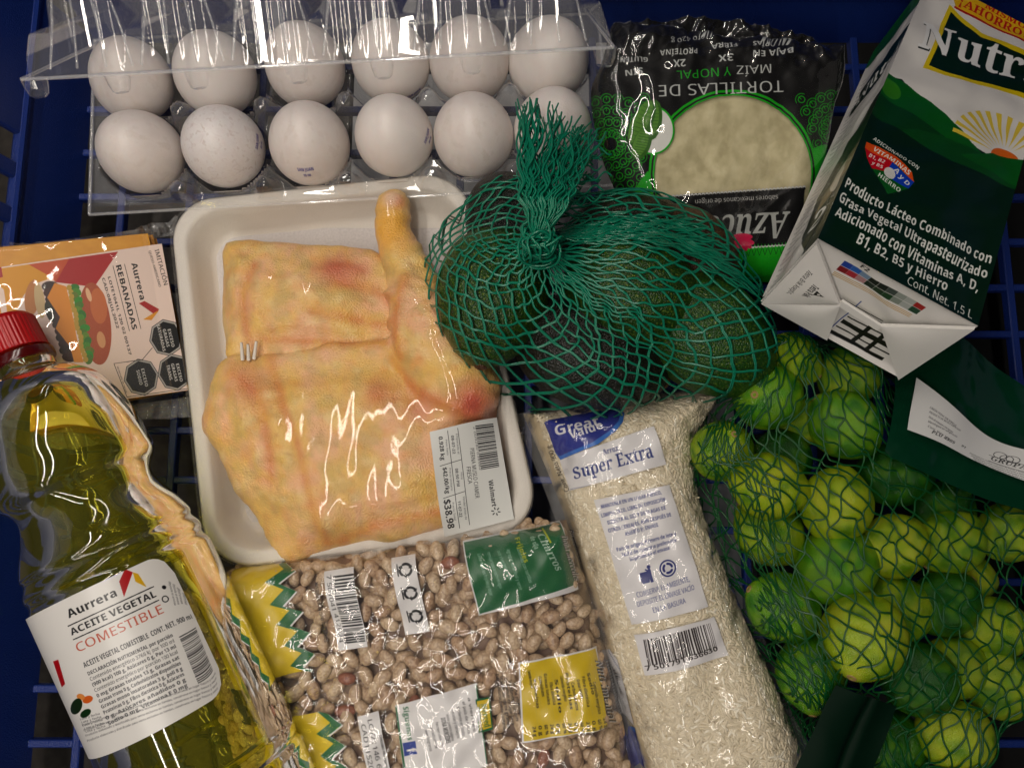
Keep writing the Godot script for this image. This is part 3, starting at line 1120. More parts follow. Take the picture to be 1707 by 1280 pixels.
	pad.poly([V.call(26, 40), V.call(54, 62), V.call(54, 84), V.call(40, 78)], Color(0.45, 0.40, 0.30))
	pad.disc(V.call(40, 62), 5, 12, Color(0.75, 0.72, 0.66))
	pad.text("2", V.call(28, 28), V.call(36, 30), 14, wht, true, true, 0.3)
	pad.poly([V.call(-1, -1), V.call(57, -1), V.call(57, 3), V.call(-1, 3)], dark)
	for k in 46:
		var y := 8.0 + k * 4.0
		pad.text(["Información nutrimental", "Contenido energético por porción", "Proteínas grasas carbohidratos", "Sodio calcio vitamina hierro"][k % 4], V.call(3, y), V.call(18 + (k * 7) % 5, y), 1.5, Color(0.30, 0.30, 0.30), false)
	pad.poly([V.call(6, 150), V.call(50, 160), V.call(50, 188), V.call(6, 176)], dark)
	pad.text("Nutri", V.call(10, 156), V.call(46, 164), 12, wht, true, true, 0.2)
	pad.poly([V.call(-1, 206), V.call(57, 206), V.call(57, 226), V.call(-1, 226)], mid)
	face.call("side_panel", D + T, A + T, A, D, print_mat(pad.tex(), 0.32))
	var plain := mat(dark, 0.35)
	face.call("side_panel", B + T, C + T, C, B, plain)
	face.call("back_panel", C + T, D + T, D, C, plain)
	face.call("top_panel", D + T, C + T, B + T, A + T, M.white)
	# bottom with printed strips and folded ears
	pad = Pad.new(480, 340, Color(0.82, 0.81, 0.79), func(p: Vector2) -> Vector2: return Vector2(p.x / 80.75 * 480.0, p.y / 56.0 * 340.0))
	var sw := [[Color(0.05, 0.20, 0.55), Color(0.45, 0.03, 0.07)], [Color(0.10, 0.32, 0.62), Color(0.60, 0.12, 0.18)], [Color(0.42, 0.52, 0.62), Color(0.62, 0.46, 0.47)], [Color(0.01, 0.06, 0.03), Color(0.02, 0.12, 0.06)], [Color(0.06, 0.10, 0.08), Color(0.04, 0.18, 0.08)], [Color(0.22, 0.26, 0.24), Color(0.06, 0.22, 0.10)], [Color(0.52, 0.55, 0.52), Color(0.46, 0.50, 0.46)], [Color(0.60, 0.62, 0.60), Color(0.60, 0.62, 0.60)], [Color(0.58, 0.05, 0.05), Color(0.02, 0.22, 0.12)]]
	for k in 9:
		pad.rect(17 + k * 4.7, 6.6, 4.6, 3.4, sw[k][0])
		pad.rect(17 + k * 4.7, 10.2, 4.6, 3.4, sw[k][1])
	for k in 3:
		pad.line([V.call(17, 15.2 + k * 1.0), V.call(58, 15.0 + k * 1.0)], 0.4, Color(0.70, 0.55, 0.28))
	pad.text("F2", V.call(24, 5.0), V.call(28, 5.0), 2.6, Color(0.05, 0.05, 0.05))
	for k in 5:
		pad.line([V.call(38, 32.0 + k * 5.2), V.call(68, 31.4 + k * 5.2)], [2.6, 0.9, 3.4, 1.0, 2.4][k], Color(0.03, 0.03, 0.03))
	for k in 2:
		pad.line([V.call(50 + k * 8, 33), V.call(50 + k * 8, 53)], 2.2, Color(0.03, 0.03, 0.03))
	pad.line([V.call(30, 28.5), V.call(52, 29)], 0.5, Color(0.1, 0.1, 0.1))
	pad.line([V.call(37, 24), V.call(37, 56)], 0.5, Color(0.1, 0.2, 0.5))
	face.call("bottom_panel", A, B, C, D, print_mat(pad.tex(), 0.4))
	# each ear is a folded triangle lying on the bottom
	var dn := -up
	var ear := func(base0: Vector3, base1: Vector3, tip: Vector3, m: Material):
		var mb := MB.new()
		var a := base0 + dn * 0.0022
		var b := base1 + dn * 0.0022
		var c := tip + dn * 0.0045
		mb.grid(20, 20, func(u, v): return a.lerp(b, u).lerp(c, v) + dn * (0.0012 * sin(PI * v) * sin(PI * u)))
		var side := MB.new()
		for e in [[a, b], [b, c], [c, a]]:
			side.tri(e[0], e[1], e[0] - dn * 0.002)
			side.tri(e[1], e[1] - dn * 0.002, e[0] - dn * 0.002)
		var n: MeshInstance3D = obj("folded_ear", mb.commit(), m, o)
		obj("ear_edge", side.commit(true), M.white, n)
		n.get_child(0).transform = Transform3D.IDENTITY
	var bp := func(x: float, y: float) -> Vector3: return A + ex * (x / 80.75) + ez * (y / 56.0)
	pad = Pad.new(360, 300, Color(0.82, 0.81, 0.79), func(p: Vector2) -> Vector2: return p * Vector2(360, 300))
	pad.text("Tetra Pak", V.call(0.66, 0.42), V.call(0.30, 0.42), 0.13, Color(0.03, 0.03, 0.03))
	pad.text("Tetra Brik Aseptic", V.call(0.76, 0.20), V.call(0.26, 0.20), 0.095, Color(0.05, 0.05, 0.05), false)
	pad.poly([V.call(0.42, 0.55), V.call(0.58, 0.55), V.call(0.5, 0.73)], Color(0.03, 0.03, 0.03))
	pad.disc(V.call(0.5, 0.62), 0.025, 0.03, Color(0.82, 0.81, 0.79))
	ear.call(bp.call(0.6, 55), bp.call(0.6, 1.0), bp.call(28, 25), print_mat(pad.tex(), 0.4))
	ear.call(bp.call(0.8, 55.2), bp.call(39, 55.2), bp.call(29, 26), M.white)
	ear.call(bp.call(80, 0.8), bp.call(80, 55.2), bp.call(50, 25), M.white)
	var seam := MB.new()
	seam.beam(bp.call(28, 25.5) + dn * 0.003, bp.call(51, 27.5) + dn * 0.003, 0.0045, 0.0016, dn, 0.0004)
	obj("seam_fin", seam.commit(true), M.white, o)

# ------------------------------------------------------------------ chicken on its tray
func build_tray() -> void:
	var rimh := 0.0262
	var q := [xz(P(279, 336, rimh)), xz(P(772, 283, rimh)), xz(P(903, 884, rimh)), xz(P(343, 952, rimh))]
	var wide: float = (q[0].distance_to(q[1]) + q[3].distance_to(q[2])) * 0.25
	var deep: float = (q[0].distance_to(q[3]) + q[1].distance_to(q[2])) * 0.25
	var rr := func(u: float, inset: float) -> Vector2:      # rounded outline of the tray, moved inwards
		var w := wide - inset
		var d := deep - inset
		var r := maxf(0.026 - inset * 0.6, 0.008)
		var g := u * TAU
		var k := int(u * 4.0) % 4
		var f := u * 4.0 - int(u * 4.0)
		var c: Vector2 = [Vector2(1, 1), Vector2(-1, 1), Vector2(-1, -1), Vector2(1, -1)][k] * Vector2(w - r, d - r)
		var nxt: Vector2 = [Vector2(-1, 1), Vector2(-1, -1), Vector2(1, -1), Vector2(1, 1)][k] * Vector2(w - r, d - r)
		var p: Vector2
		if f < 0.5:
			var a := PI / 2 * (k + f * 2.0)
			p = c + Vector2(cos(a), sin(a)) * r
		else:
			var a := PI / 2 * (k + 1)
			p = c.lerp(nxt, f * 2.0 - 1.0) + Vector2(cos(a), sin(a)) * r
		g = 0.0
		var s := Vector2(p.x / wide, p.y / deep) * 0.5 + Vector2(0.5, 0.5)
		return q[0].lerp(q[1], s.x).lerp(q[3].lerp(q[2], s.x), s.y)
	var prof := [Vector2(0.004, 0.004), Vector2(0.0004, 0.021), Vector2(0.0, 0.0245), Vector2(0.0018, 0.0262), Vector2(0.0062, 0.0262), Vector2(0.0085, 0.0246), Vector2(0.0105, 0.019), Vector2(0.0145, 0.009), Vector2(0.0175, 0.006), Vector2(0.022, 0.0047), Vector2(0.045, 0.0045), Vector2(0.075, 0.0045)]
	var ctr: Vector2 = (q[0] + q[1] + q[2] + q[3]) * 0.25
	var t := thing("foam_tray", "white foam meat tray wrapped in cling film with a price label", "tray", Vector3(ctr.x, 0.004, ctr.y))
	var mb := MB.new()
	mb.grid(128, prof.size() - 1, func(u, v):
		var p: Vector2 = prof[roundi(v * (prof.size() - 1))]
		var w: Vector2 = rr.call(fmod(u, 1.0), p.x)
		return Vector3(w.x, p.y, w.y), true)
	obj("tray_shell", mb.commit(), M.foam, t)
	mb = MB.new()
	mb.grid(12, 12, func(u, v):
		var p := P(lerpf(340, 760, u), lerpf(380, 870, v), 0.0058)
		return p + Vector3(0, 0.0008 * sin(u * 9.0) * sin(v * 7.0), 0))
	obj("absorbent_pad", mb.commit(), tri_noise(mat(Color.WHITE, 0.9), noise_tex(71, 0.05, [[0.0, Color(0.74, 0.72, 0.71)], [1.0, Color(0.82, 0.80, 0.79)]]), 20.0), t)
	# two pieces of chicken
	var ha := 0.014
	var pa := PackedVector2Array()
	for p in [[380, 404], [430, 410], [480, 409], [560, 421], [628, 428], [652, 462], [664, 520], [655, 575], [600, 610], [480, 615], [398, 606], [374, 560], [372, 480]]:
		pa.append(xz(P(p[0], p[1], ha)))
	var pb := PackedVector2Array()
	for p in [[376, 616], [410, 600], [440, 601], [560, 592], [650, 585], [700, 600], [760, 632], [826, 655], [834, 690], [806, 760], [792, 830], [745, 880], [690, 897], [600, 916], [500, 936], [463, 885], [405, 812], [366, 735], [354, 668]]:
		pb.append(xz(P(p[0], p[1], ha)))
	for w in [pa, pb]:
		var ring: Array = Array(w) + [w[0]]
		var sm := smooth_line(ring, 60)
		sm.remove_at(60)
		w.clear()
		w.append_array(sm)
	var bone := []
	for p in [[655, 346, 0.0104, 0.028], [659, 392, 0.0106, 0.029], [673, 440, 0.0130, 0.031], [700, 510, 0.0180, 0.034], [732, 580, 0.0225, 0.036], [768, 645, 0.0225, 0.032]]:
		bone.append([P(p[0], p[1], p[3]), p[2]])
	var noise := fnoise(72, 26.0, 3)
	var fine := fnoise(73, 110.0, 2)
	var folds := fnoise(74, 40.0, 3, true)
	var pd := func(poly: PackedVector2Array, x: float, z: float) -> float:
		var p := Vector2(x, z)
		var best := 1e9
		for i in poly.size():
			best = minf(best, p.distance_to(Geometry2D.get_closest_point_to_segment(p, poly[i], poly[(i + 1) % poly.size()])))
		return -best if Geometry2D.is_point_in_polygon(p, poly) else best
	var creases := []
	for l in [[[448, 604], [470, 660], [500, 740], [520, 820], [540, 905]], [[655, 598], [682, 640], [722, 668], [800, 700]], [[385, 622], [432, 664], [452, 740], [450, 800]], [[560, 905], [640, 870], [740, 850], [800, 800]], [[520, 518], [590, 530], [655, 540]], [[430, 560], [520, 566], [640, 572]], [[560, 468], [620, 480], [660, 506]], [[420, 440], [400, 500], [410, 560]], [[676, 470], [662, 540], [668, 600]]]:
		var c := []
		for w in l:
			c.append(xz(P(w[0], w[1], 0.040)))
		creases.append(Array(smooth_line(c, 8)))
	var dl := func(l: Array, p: Vector2) -> float:
		var best := 1.0
		for i in l.size() - 1:
			best = minf(best, p.distance_to(Geometry2D.get_closest_point_to_segment(p, l[i], l[i + 1])))
		return best
	var fold_at := func(p: Vector2) -> float:
		var best := 1.0
		for l in creases:
			best = minf(best, dl.call(l, p))
		return best
	var wob := func(x: float, z: float) -> float:
		var near: float = fold_at.call(Vector2(x, z)) / 0.0042
		return -0.0046 * exp(-near * near) + 0.0016 * exp(-pow(near - 2.2, 2.0)) + noise.get_noise_2d(x * 1.0, z * 1.0) * 0.0045 + folds.get_noise_2d(x * 0.6, z * 2.0) * 0.0032 + fine.get_noise_2d(x * 1.0, z * 1.0) * 0.0005
	var slab := func(d2: float, y: float, lowy: float, topy: float, r: float) -> float:
		var hh := (topy - lowy) * 0.5
		var w := Vector2(d2 + r, absf(y - (topy + lowy) * 0.5) - (hh - r))
		return minf(maxf(w.x, w.y), 0.0) + Vector2(maxf(w.x, 0), maxf(w.y, 0)).length() - r
	var smin := func(a: float, b: float, k: float) -> float:
		var h := clampf(0.5 + 0.5 * (b - a) / k, 0, 1)
		return lerpf(b, a, h) - k * h * (1.0 - h)
	var lumps := [[], []]
	for s in [[1, 445, 612, 555, 602, 0.0075, 0.030], [1, 555, 602, 650, 592, 0.0085, 0.031], [1, 402, 632, 384, 700, 0.0150, 0.025], [1, 384, 700, 430, 800, 0.0130, 0.022], [1, 430, 800, 492, 905, 0.0115, 0.019], [1, 500, 690, 548, 850, 0.0110, 0.034], [1, 650, 870, 760, 830, 0.0120, 0.024],
		[0, 640, 462, 652, 572, 0.0105, 0.024], [0, 400, 428, 610, 440, 0.0095, 0.023], [0, 400, 585, 600, 592, 0.0085, 0.024], [0, 470, 500, 560, 520, 0.0130, 0.026]]:
		lumps[s[0]].append([P(s[1], s[2], s[6]), P(s[3], s[4], s[6]), s[5]])
	var lump_d := func(l: Array, p: Vector3, start: float) -> float:
		var best := start
		for s in l:
			var a: Vector3 = s[0]
			var b: Vector3 = s[1]
			var k := clampf((p - a).dot(b - a) / (b - a).length_squared(), 0, 1)
			best = smin.call(best, p.distance_to(a.lerp(b, k)) - s[2], 0.006)
		return best
	var field_a := func(x: float, z: float) -> Callable:
		var d2: float = pd.call(pa, x, z)
		var n: float = wob.call(x, z)
		var k := 1.0 - clampf(-d2 / 0.032, 0.0, 1.0)
		var tall := 0.010 + 0.030 * sqrt(1.0 - k * k) + n * (1.0 - k * k)
		return func(y: float) -> float: return maxf(lump_d.call(lumps[0], Vector3(x, y, z), maxf((y - tall) * 0.6, d2)) + n * 0.25, 0.0062 - y)
	var bone_d := func(p: Vector3) -> float:
		var best := 1e9
		for i in bone.size() - 1:
			var a: Vector3 = bone[i][0]
			var b: Vector3 = bone[i + 1][0]
			var k := clampf((p - a).dot(b - a) / (b - a).length_squared(), 0, 1)
			best = minf(best, p.distance_to(a.lerp(b, k)) - lerpf(bone[i][1], bone[i + 1][1], k))
		return best
	var side := xz(P(770, 640, 0.03))
	var field_b := func(x: float, z: float) -> Callable:
		var d2: float = pd.call(pb, x, z)
		var n: float = wob.call(x, z)
		var k := 1.0 - clampf(-d2 / 0.042, 0.0, 1.0)
		var tall := 0.010 + 0.037 * sqrt(1.0 - k * k) + n * (1.0 - k * k)
		return func(y: float) -> float:
			return maxf(smin.call(lump_d.call(lumps[1], Vector3(x, y, z), maxf((y - tall) * 0.6, d2)), bone_d.call(Vector3(x, y, z)) + n * 0.2, 0.006) + n * 0.25, 0.0062 - y)
	var blot := fnoise(78, 55.0, 5)
	var pores := fnoise(79, 260.0, 2)
	var lin := func(r: int, g: int, b: int) -> Color: return Color8(r, g, b).srgb_to_linear()
	var yellow: Color = lin.call(226, 182, 104)
	var pink: Color = lin.call(230, 178, 134)
	var olive: Color = lin.call(188, 160, 98)
	var red: Color = lin.call(190, 78, 60)
	var pale: Color = lin.call(222, 190, 160)
	var spots := []
	for s in [[556, 447, 0.012, 0.8], [590, 452, 0.010, 0.6], [790, 676, 0.014, 0.95], [637, 660, 0.011, 0.55], [700, 680, 0.014, 0.4], [420, 640, 0.014, 0.45], [660, 336, 0.006, 0.85], [670, 370, 0.012, 0.0]]:
		spots.append([xz(P(s[0], s[1], 0.036)), s[2], s[3]])
	var knob := xz(P(655, 385, 0.033))
	var tip := xz(P(655, 338, 0.03))
	var skin := func(p: Vector3) -> Color:
		var a := clampf(noise.get_noise_2d(p.x * 0.8 + 77.0, p.z * 0.8) * 2.0 + 0.45, 0, 1)
		var b := clampf(noise.get_noise_2d(p.x * 2.4 - 50.0, p.z * 2.4) * 2.6 + 0.25, 0, 1)
		var c := yellow.lerp(pink, a)
		c = c.lerp(olive, b * 0.55)
		c = c.lerp(lin.call(236, 208, 146), clampf(blot.get_noise_2d(p.x * 0.8 + 9.0, p.z) * 3.0 - 0.4, 0, 1) * 0.55)
		c = c.lerp(lin.call(222, 148, 108), clampf(blot.get_noise_2d(p.x + 31.0, p.z * 0.7) * 3.0 - 0.9, 0, 1) * 0.4)
		c = c.lerp(lin.call(190, 138, 84), clampf(pores.get_noise_2d(p.x, p.z) * 3.0 - 1.1, 0, 1) * 0.5)
		var f := clampf(fine.get_noise_2d(p.x * 0.7, p.z * 0.7) * 2.2 - 0.35, 0, 1)
		c = c.lerp(lin.call(226, 150, 70), f * 0.35)
		var w := Vector2(p.x, p.z)
		var cr: float = fold_at.call(w) / 0.0030
		c = c.lerp(lin.call(204, 124, 62), 0.75 * exp(-cr * cr))
		c = c.lerp(lin.call(232, 190, 86), clampf(folds.get_noise_2d(p.x * 1.6, p.z * 0.7) * 1.8 - 0.3, 0, 1) * 0.35)
		for s in spots:
			c = c.lerp(red, s[2] * clampf(1.2 - w.distance_to(s[0]) / s[1], 0, 1))
		c = c.lerp(lin.call(232, 168, 58), clampf(1.5 - w.distance_to(knob) / 0.012, 0, 1) * 0.9)
		c = c.lerp(pale, clampf(1.4 - w.distance_to(tip) / 0.005, 0, 1) * 0.8)
		return c
	var meat := mat(Color.WHITE, 0.33)
	meat.vertex_color_use_as_albedo = true
	meat.subsurf_scatter_enabled = true
	meat.subsurf_scatter_strength = 0.06
	meat.uv1_triplanar = true
	meat.uv1_scale = Vector3.ONE * 22.0
	bump(meat, noise_tex(75, 0.06, [], 4), 0.06)
	var bound := func(poly: PackedVector2Array, extra: Array) -> Array:
		var lo := Vector3(9, 0.001, 9)
		var hi := Vector3(-9, 0.060, -9)
		for p in Array(poly) + extra:
			lo = Vector3(minf(lo.x, p.x - 0.012), lo.y, minf(lo.z, p.y - 0.012))
			hi = Vector3(maxf(hi.x, p.x + 0.012), hi.y, maxf(hi.z, p.y + 0.012))
		return [lo, hi]
	var ba: Array = bound.call(pa, [])
	var bb: Array = bound.call(pb, [xz(P(655, 325, 0.03))])
	tag(obj("chicken_piece", nets(ba[0], ba[1], 0.0021, field_a, skin), meat), "yellow skinned flat raw chicken piece at the top left of the foam tray", "chicken")
	var leg := thing("chicken_quarter", "large raw chicken leg with its drumstick pointing up the foam tray", "chicken", Vector3(side.x, 0.006, side.y))
	obj("meat", nets(bb[0], bb[1], 0.0021, field_b, skin), meat, leg)
	for s in [[404, 600, 402, 571], [414, 600, 413, 574], [423, 598, 427, 569]]:
		mb = MB.new()
		mb.tube(PackedVector3Array([P(s[0], s[1], 0.036), P(s[2], s[3], 0.041)]), 0.0011, 8, 0.7)
		obj("feather_quill", mb.commit(), mat(Color(0.86, 0.84, 0.80), 0.4), leg)
	# cling film stretched over them
	var rimp := PackedVector2Array()
	for k in 96:
		rimp.append(rr.call(k / 96.0, 0.003))
	var film_h := Membrane.new()
	var top := func(x: float, z: float) -> float:
		var best := -1.0
		var n: float = wob.call(x, z) * 0.15 + 0.0010
		for s in [[pa, 0.030, 0.032], [pb, 0.037, 0.042]]:
			var d2: float = pd.call(s[0], x, z)
			if d2 < 0:
				var k := 1.0 - clampf(-d2 / s[2], 0.0, 1.0)
				best = maxf(best, 0.010 + s[1] * sqrt(1.0 - k * k) + n)
		for l in [lumps[0], lumps[1]]:
			for s in l:
				var a: Vector3 = s[0]
				var d := Vector2(s[1].x - a.x, s[1].z - a.z)
				var c := Vector2(x - a.x, z - a.z)
				var e := c.distance_to(d * clampf(c.dot(d) / d.length_squared(), 0, 1))
				if e < s[2]:
					best = maxf(best, a.y + sqrt(s[2] * s[2] - e * e) + 0.001)
		for i in bone.size() - 1:
			var a: Vector3 = bone[i][0]
			var b: Vector3 = bone[i + 1][0]
			var c := Vector2(x - a.x, z - a.z)
			var d := Vector2(b.x - a.x, b.z - a.z)
			var k := clampf(c.dot(d) / d.length_squared(), 0, 1)
			var r := lerpf(bone[i][1], bone[i + 1][1], k)
			var e := c.distance_to(d * k)
			if e < r:
				best = maxf(best, a.y + sqrt(r * r - e * e))
		return best + 0.0022 if best > 0 else -1.0
	film_h.solve(rimp, func(_x, _z): return rimh + 0.0006, top, 0.0026, 90)
	var ripple := fnoise(76, 30.0, 2)
	var fh := func(x: float, z: float) -> float:
		return film_h.at(x, z) + 0.0002 * ripple.get_noise_2d(x * 1.0, z * 0.4)
	mb = MB.new()
	mb.grid(128, 46, func(u, v):
		var w: Vector2 = ctr.lerp(rr.call(fmod(u, 1.0), 0.0), v)
		return Vector3(w.x, fh.call(w.x, w.y) + 0.0004, w.y), false, func(p: Vector3, _a: float, _b: float) -> Vector2: return Vector2(p.x * 13.0, p.z * 4.0))
	var wrap := film(77, 0.007, 2.4, 0.03, 0.01, false, 2)
	wrap.metallic_specular = 0.3
	var cling: MeshInstance3D = obj("cling_film", mb.commit(), wrap, t)
	mb = MB.new()
	mb.grid(128, 4, func(u, v):
		var w: Vector2 = rr.call(fmod(u, 1.0), lerpf(-0.0006, 0.003, v))
		return Vector3(w.x, lerpf(rimh + 0.0009, 0.003, v), w.y), false, planar(7.0))
	obj("film_skirt", mb.commit(), M.film, t)
	# price label
	var L := func(x: float, y: float) -> Vector2: return Vector2(700 + x / 5.335, 680 + y / 5.335)
	var pad := Pad.new(330, 510, Color(0.83, 0.83, 0.81), affine(Vector2(716, 720), Vector2(828, 696), Vector2(741, 895), 330, 510))
	var ink := Color(0.09, 0.09, 0.10)
	var soft := Color(0.30, 0.30, 0.31)
	pad.barcode(L.call(490, 165), L.call(535, 560) - L.call(490, 165), L.call(650, 140) - L.call(490, 165), 95, 5, ink)
	pad.text("2 009280 038982", L.call(470, 175), L.call(520, 560), 3.2, soft, false)
	pad.text("PIERNA MUSLO C/AMER", L.call(440, 365), L.call(486, 812), 6.6, ink, false)
	pad.text("FRESCA", L.call(408, 530), L.call(424, 680), 6.6, ink, false)
	pad.text("Walmart", L.call(598, 655), L.call(628, 895), 7.5, ink)
	for k in 6:
		var g := TAU * k / 6.0 + 0.2
		var c: Vector2 = L.call(660, 940)
		pad.line([c + Vector2(cos(g), sin(g)) * 3.2, c + Vector2(cos(g), sin(g)) * 7.5], 1.8, ink)
	pad.line([L.call(245, 205), L.call(350, 1075)], 0.9, ink)
	pad.line([L.call(335, 185), L.call(435, 1050)], 0.9, ink)
	pad.line([L.call(180, 515), L.call(362, 462)], 0.9, ink)
	pad.line([L.call(212, 800), L.call(395, 745)], 0.9, ink)
	pad.text("0.928 kg", L.call(165, 258), L.call(190, 465), 6.5, ink)
	pad.text("$42.00/kg", L.call(203, 530), L.call(234, 760), 6.5, ink)
	pad.text("$38.98", L.call(214, 815), L.call(250, 1075), 11, ink)
	pad.text("Peso Neto", L.call(225, 285), L.call(240, 420), 3.0, soft, false)
	pad.text("Precio Unitario", L.call(258, 535), L.call(278, 735), 3.0, soft, false)
	pad.text("Precio Total", L.call(288, 840), L.call(305, 1000), 3.0, soft, false)
	pad.text("Empacado el", L.call(318, 235), L.call(332, 410), 3.2, soft, false)
	pad.text("08-07-22", L.call(275, 250), L.call(290, 410), 4.6, soft)
	pad.text("Hora", L.call(358, 575), L.call(362, 635), 3.2, soft, false)
	pad.text("08:50 PM", L.call(310, 540), L.call(328, 700), 4.6, soft)
	pad.text("Vender antes de", L.call(378, 790), L.call(398, 1000), 3.2, soft, false)
	pad.text("11-07-22", L.call(335, 830), L.call(350, 975), 4.6, soft)
	var lab: MeshInstance3D = obj("price_label", patch([Vector2(716, 720), Vector2(828, 696), Vector2(857, 865), Vector2(741, 895)], fh, 0.0014, 16, 22), print_mat(pad.tex(), 0.45), cling)
	lab.transform = Transform3D.IDENTITY

# ------------------------------------------------------------------ sliced cheese
func build_cheese() -> void:
	var base := func(x: float, _z: float) -> float: return 0.003 + 0.045 * clampf((-0.180 - x) / 0.09, 0, 1.3)
	var b := pouch([[-14, 432, 274, 391], [-20, 500, 287, 455], [-5, 570, 300, 530], [10, 640, 312, 600], [22, 705, 324, 662]], base, 0.019, 0.0045, 0.0006, 20.0, 6)
	var o := thing("cheese_slices", "flat pack of yellow cheese slices with a burger on its white label", "cheese", b.point(0.5, 0.5, -0.019))
	var yel := tri_noise(mat(Color.WHITE, 0.4), noise_tex(81, 0.02, [[0.0, Color(0.78, 0.52, 0.13)], [1.0, Color(0.85, 0.60, 0.18)]]), 12.0)
	yel.subsurf_scatter_enabled = true
	yel.subsurf_scatter_strength = 0.1
	for k in 8:       # the stack, slice on slice
		var mb := MB.new()
		var jx := rng.randf_range(-0.0008, 0.0008)
		var jz := rng.randf_range(-0.0008, 0.0008)
		var y0 := k * 0.0024
		var cs := [b.point(0.012, 0.015), b.point(0.988, 0.015), b.point(0.988, 0.985), b.point(0.012, 0.985)]
		for q in 4:
			cs[q] += Vector3(jx, 0, jz)
			cs[q].y = base.call(cs[q].x, cs[q].z)
		mb.beam((cs[0] + cs[3]) * 0.5 + Vector3.UP * (y0 + 0.0011), (cs[1] + cs[2]) * 0.5 + Vector3.UP * (y0 + 0.0011), cs[0].distance_to(cs[3]), 0.0021, Vector3(0.5, 1, 0).normalized(), 0.0005)
		obj("cheese_slice", mb.commit(true), yel, o)
	var Z := func(x: float, y: float) -> Vector2: return Vector2(x / 4.267, 380 + y / 4.267)
	var pad := Pad.new(590, 490, Color(0.86, 0.77, 0.72), affine(Vector2(-12, 447), Vector2(269, 406), Vector2(32, 690), 590, 490))
	var red := Color(0.62, 0.02, 0.02)
	pad.poly([Z.call(460, 222), Z.call(815, 172), Z.call(640, 425), Z.call(365, 390)], red)
	pad.poly([Z.call(180, 262), Z.call(462, 222), Z.call(367, 390), Z.call(340, 360)], Color(0.72, 0.27, 0.04))
	pad.poly([Z.call(-120, 305), Z.call(182, 262), Z.call(345, 358), Z.call(200, 410), Z.call(140, 500), Z.call(90, 640), Z.call(50, 640), Z.call(20, 440)], Color(0.80, 0.55, 0.02))
	pad.poly([Z.call(-120, 290), Z.call(0, 275), Z.call(12, 350), Z.call(-120, 380)], red)
	# burger seen from the side
	pad.disc(Z.call(648, 685), 26, 69, Color(0.62, 0.27, 0.12), -0.12)
	pad.disc(Z.call(672, 560), 14, 30, Color(0.72, 0.38, 0.18), -0.12)
	pad.disc(Z.call(600, 480), 4, 12, Color(0.84, 0.66, 0.50), -0.3)
	pad.disc(Z.call(690, 800), 7, 14, Color(0.78, 0.55, 0.36), -0.2)
	for k in 17:
		var q: Vector2 = Z.call(500, 430).lerp(Z.call(612, 940), k / 16.0)
		pad.disc(q + Vector2(3.0 * sin(k * 2.3), 0), 8.5, 6.5, Color(0.14 + 0.10 * (k % 3), 0.42 + 0.08 * (k % 2), 0.08), k * 0.7, 10)
		pad.disc(q + Vector2(-9 + 1.5 * sin(k * 1.3), 0), 4.5, 5, Color(0.68, 0.55, 0.18), 0, 10)
	for k in 12:
		pad.disc((Z.call(330, 420) as Vector2).lerp(Z.call(470, 920), k / 11.0) + Vector2(2.0 * sin(k * 3.1), 0), 14, 9, Color(0.17 + 0.05 * (k % 2), 0.09, 0.07), 0, 12)
	pad.disc(Z.call(210, 500), 12, 30, Color(0.70, 0.45, 0.22), 0.1)
	pad.disc(Z.call(260, 520), 8, 30, Color(0.76, 0.66, 0.48), -0.15)
	pad.disc(Z.call(330, 600), 7, 18, Color(0.12, 0.13, 0.06), -0.3)
	pad.poly([Z.call(310, 500), Z.call(360, 395), Z.call(440, 420), Z.call(475, 560), Z.call(520, 800), Z.call(565, 960), Z.call(500, 960), Z.call(470, 850), Z.call(370, 720), Z.call(400, 640)], Color(0.83, 0.52, 0.12))
	var ink := Color(0.07, 0.05, 0.05)
	pad.text("IMITACIÓN", Vector2(256, 417), Vector2(272, 476), 7.5, ink, false)
	pad.text("QUESO AMERICANO", Vector2(245, 419), Vector2(263, 479), 4.2, ink, false)
	pad.text("Aurrera", Vector2(214, 440), Vector2(229, 501), 10, ink)
	pad.text("REBANADAS", Vector2(187, 444), Vector2(215, 551), 9, ink)
	pad.line([Vector2(182, 444), Vector2(210, 553)], 0.9, ink)
	pad.line([Vector2(202, 441), Vector2(230, 549)], 0.9, ink)
	pad.text("LOTE1041L 120 02 00137", Vector2(173, 463), Vector2(209, 593), 4.6, Color(0.25, 0.2, 0.19))
	pad.text("CAD:08JUL2022", Vector2(163, 465), Vector2(188, 549), 4.6, Color(0.25, 0.2, 0.19))
	pad.poly([Z.call(968, 540), Z.call(1010, 523), Z.call(1120, 580), Z.call(1092, 622)], red)
	pad.poly([Z.call(1092, 600), Z.call(1118, 590), Z.call(1062, 658), Z.call(998, 655)], Color(0.80, 0.52, 0.02))
	for k in 3:
		var c: Vector2 = [Vector2(275, 563), Vector2(289, 620), Vector2(230, 629)][k]
		for r in [[31.0, Color(0.1, 0.1, 0.1)], [30.0, Color(0.62, 0.60, 0.58)], [27.0, Color(0.02, 0.02, 0.02)]]:
			var oct := []
			for m in 8:
				oct.append(c + Vector2(cos(TAU * (m + 0.5) / 8 + 0.2), sin(TAU * (m + 0.5) / 8 + 0.2)) * r[0])
			pad.poly(oct, r[1])
		var words: Array = [["EXCESO", "GRASAS", "SATURADAS"], ["EXCESO", "GRASAS", "TRANS"], ["EXCESO", "SODIO"]][k]
		for m in words.size():
			var half: float = words[m].length() * 2.5
			var at: Vector2 = c + Vector2(6.0 - m * 9.0 - (3.0 if words.size() == 2 else 0.0), 1.2)
			var d := Vector2(0.24, 0.97)
			pad.text(words[m], at - d * half, at + d * half, 5.6, Color(0.80, 0.79, 0.77))
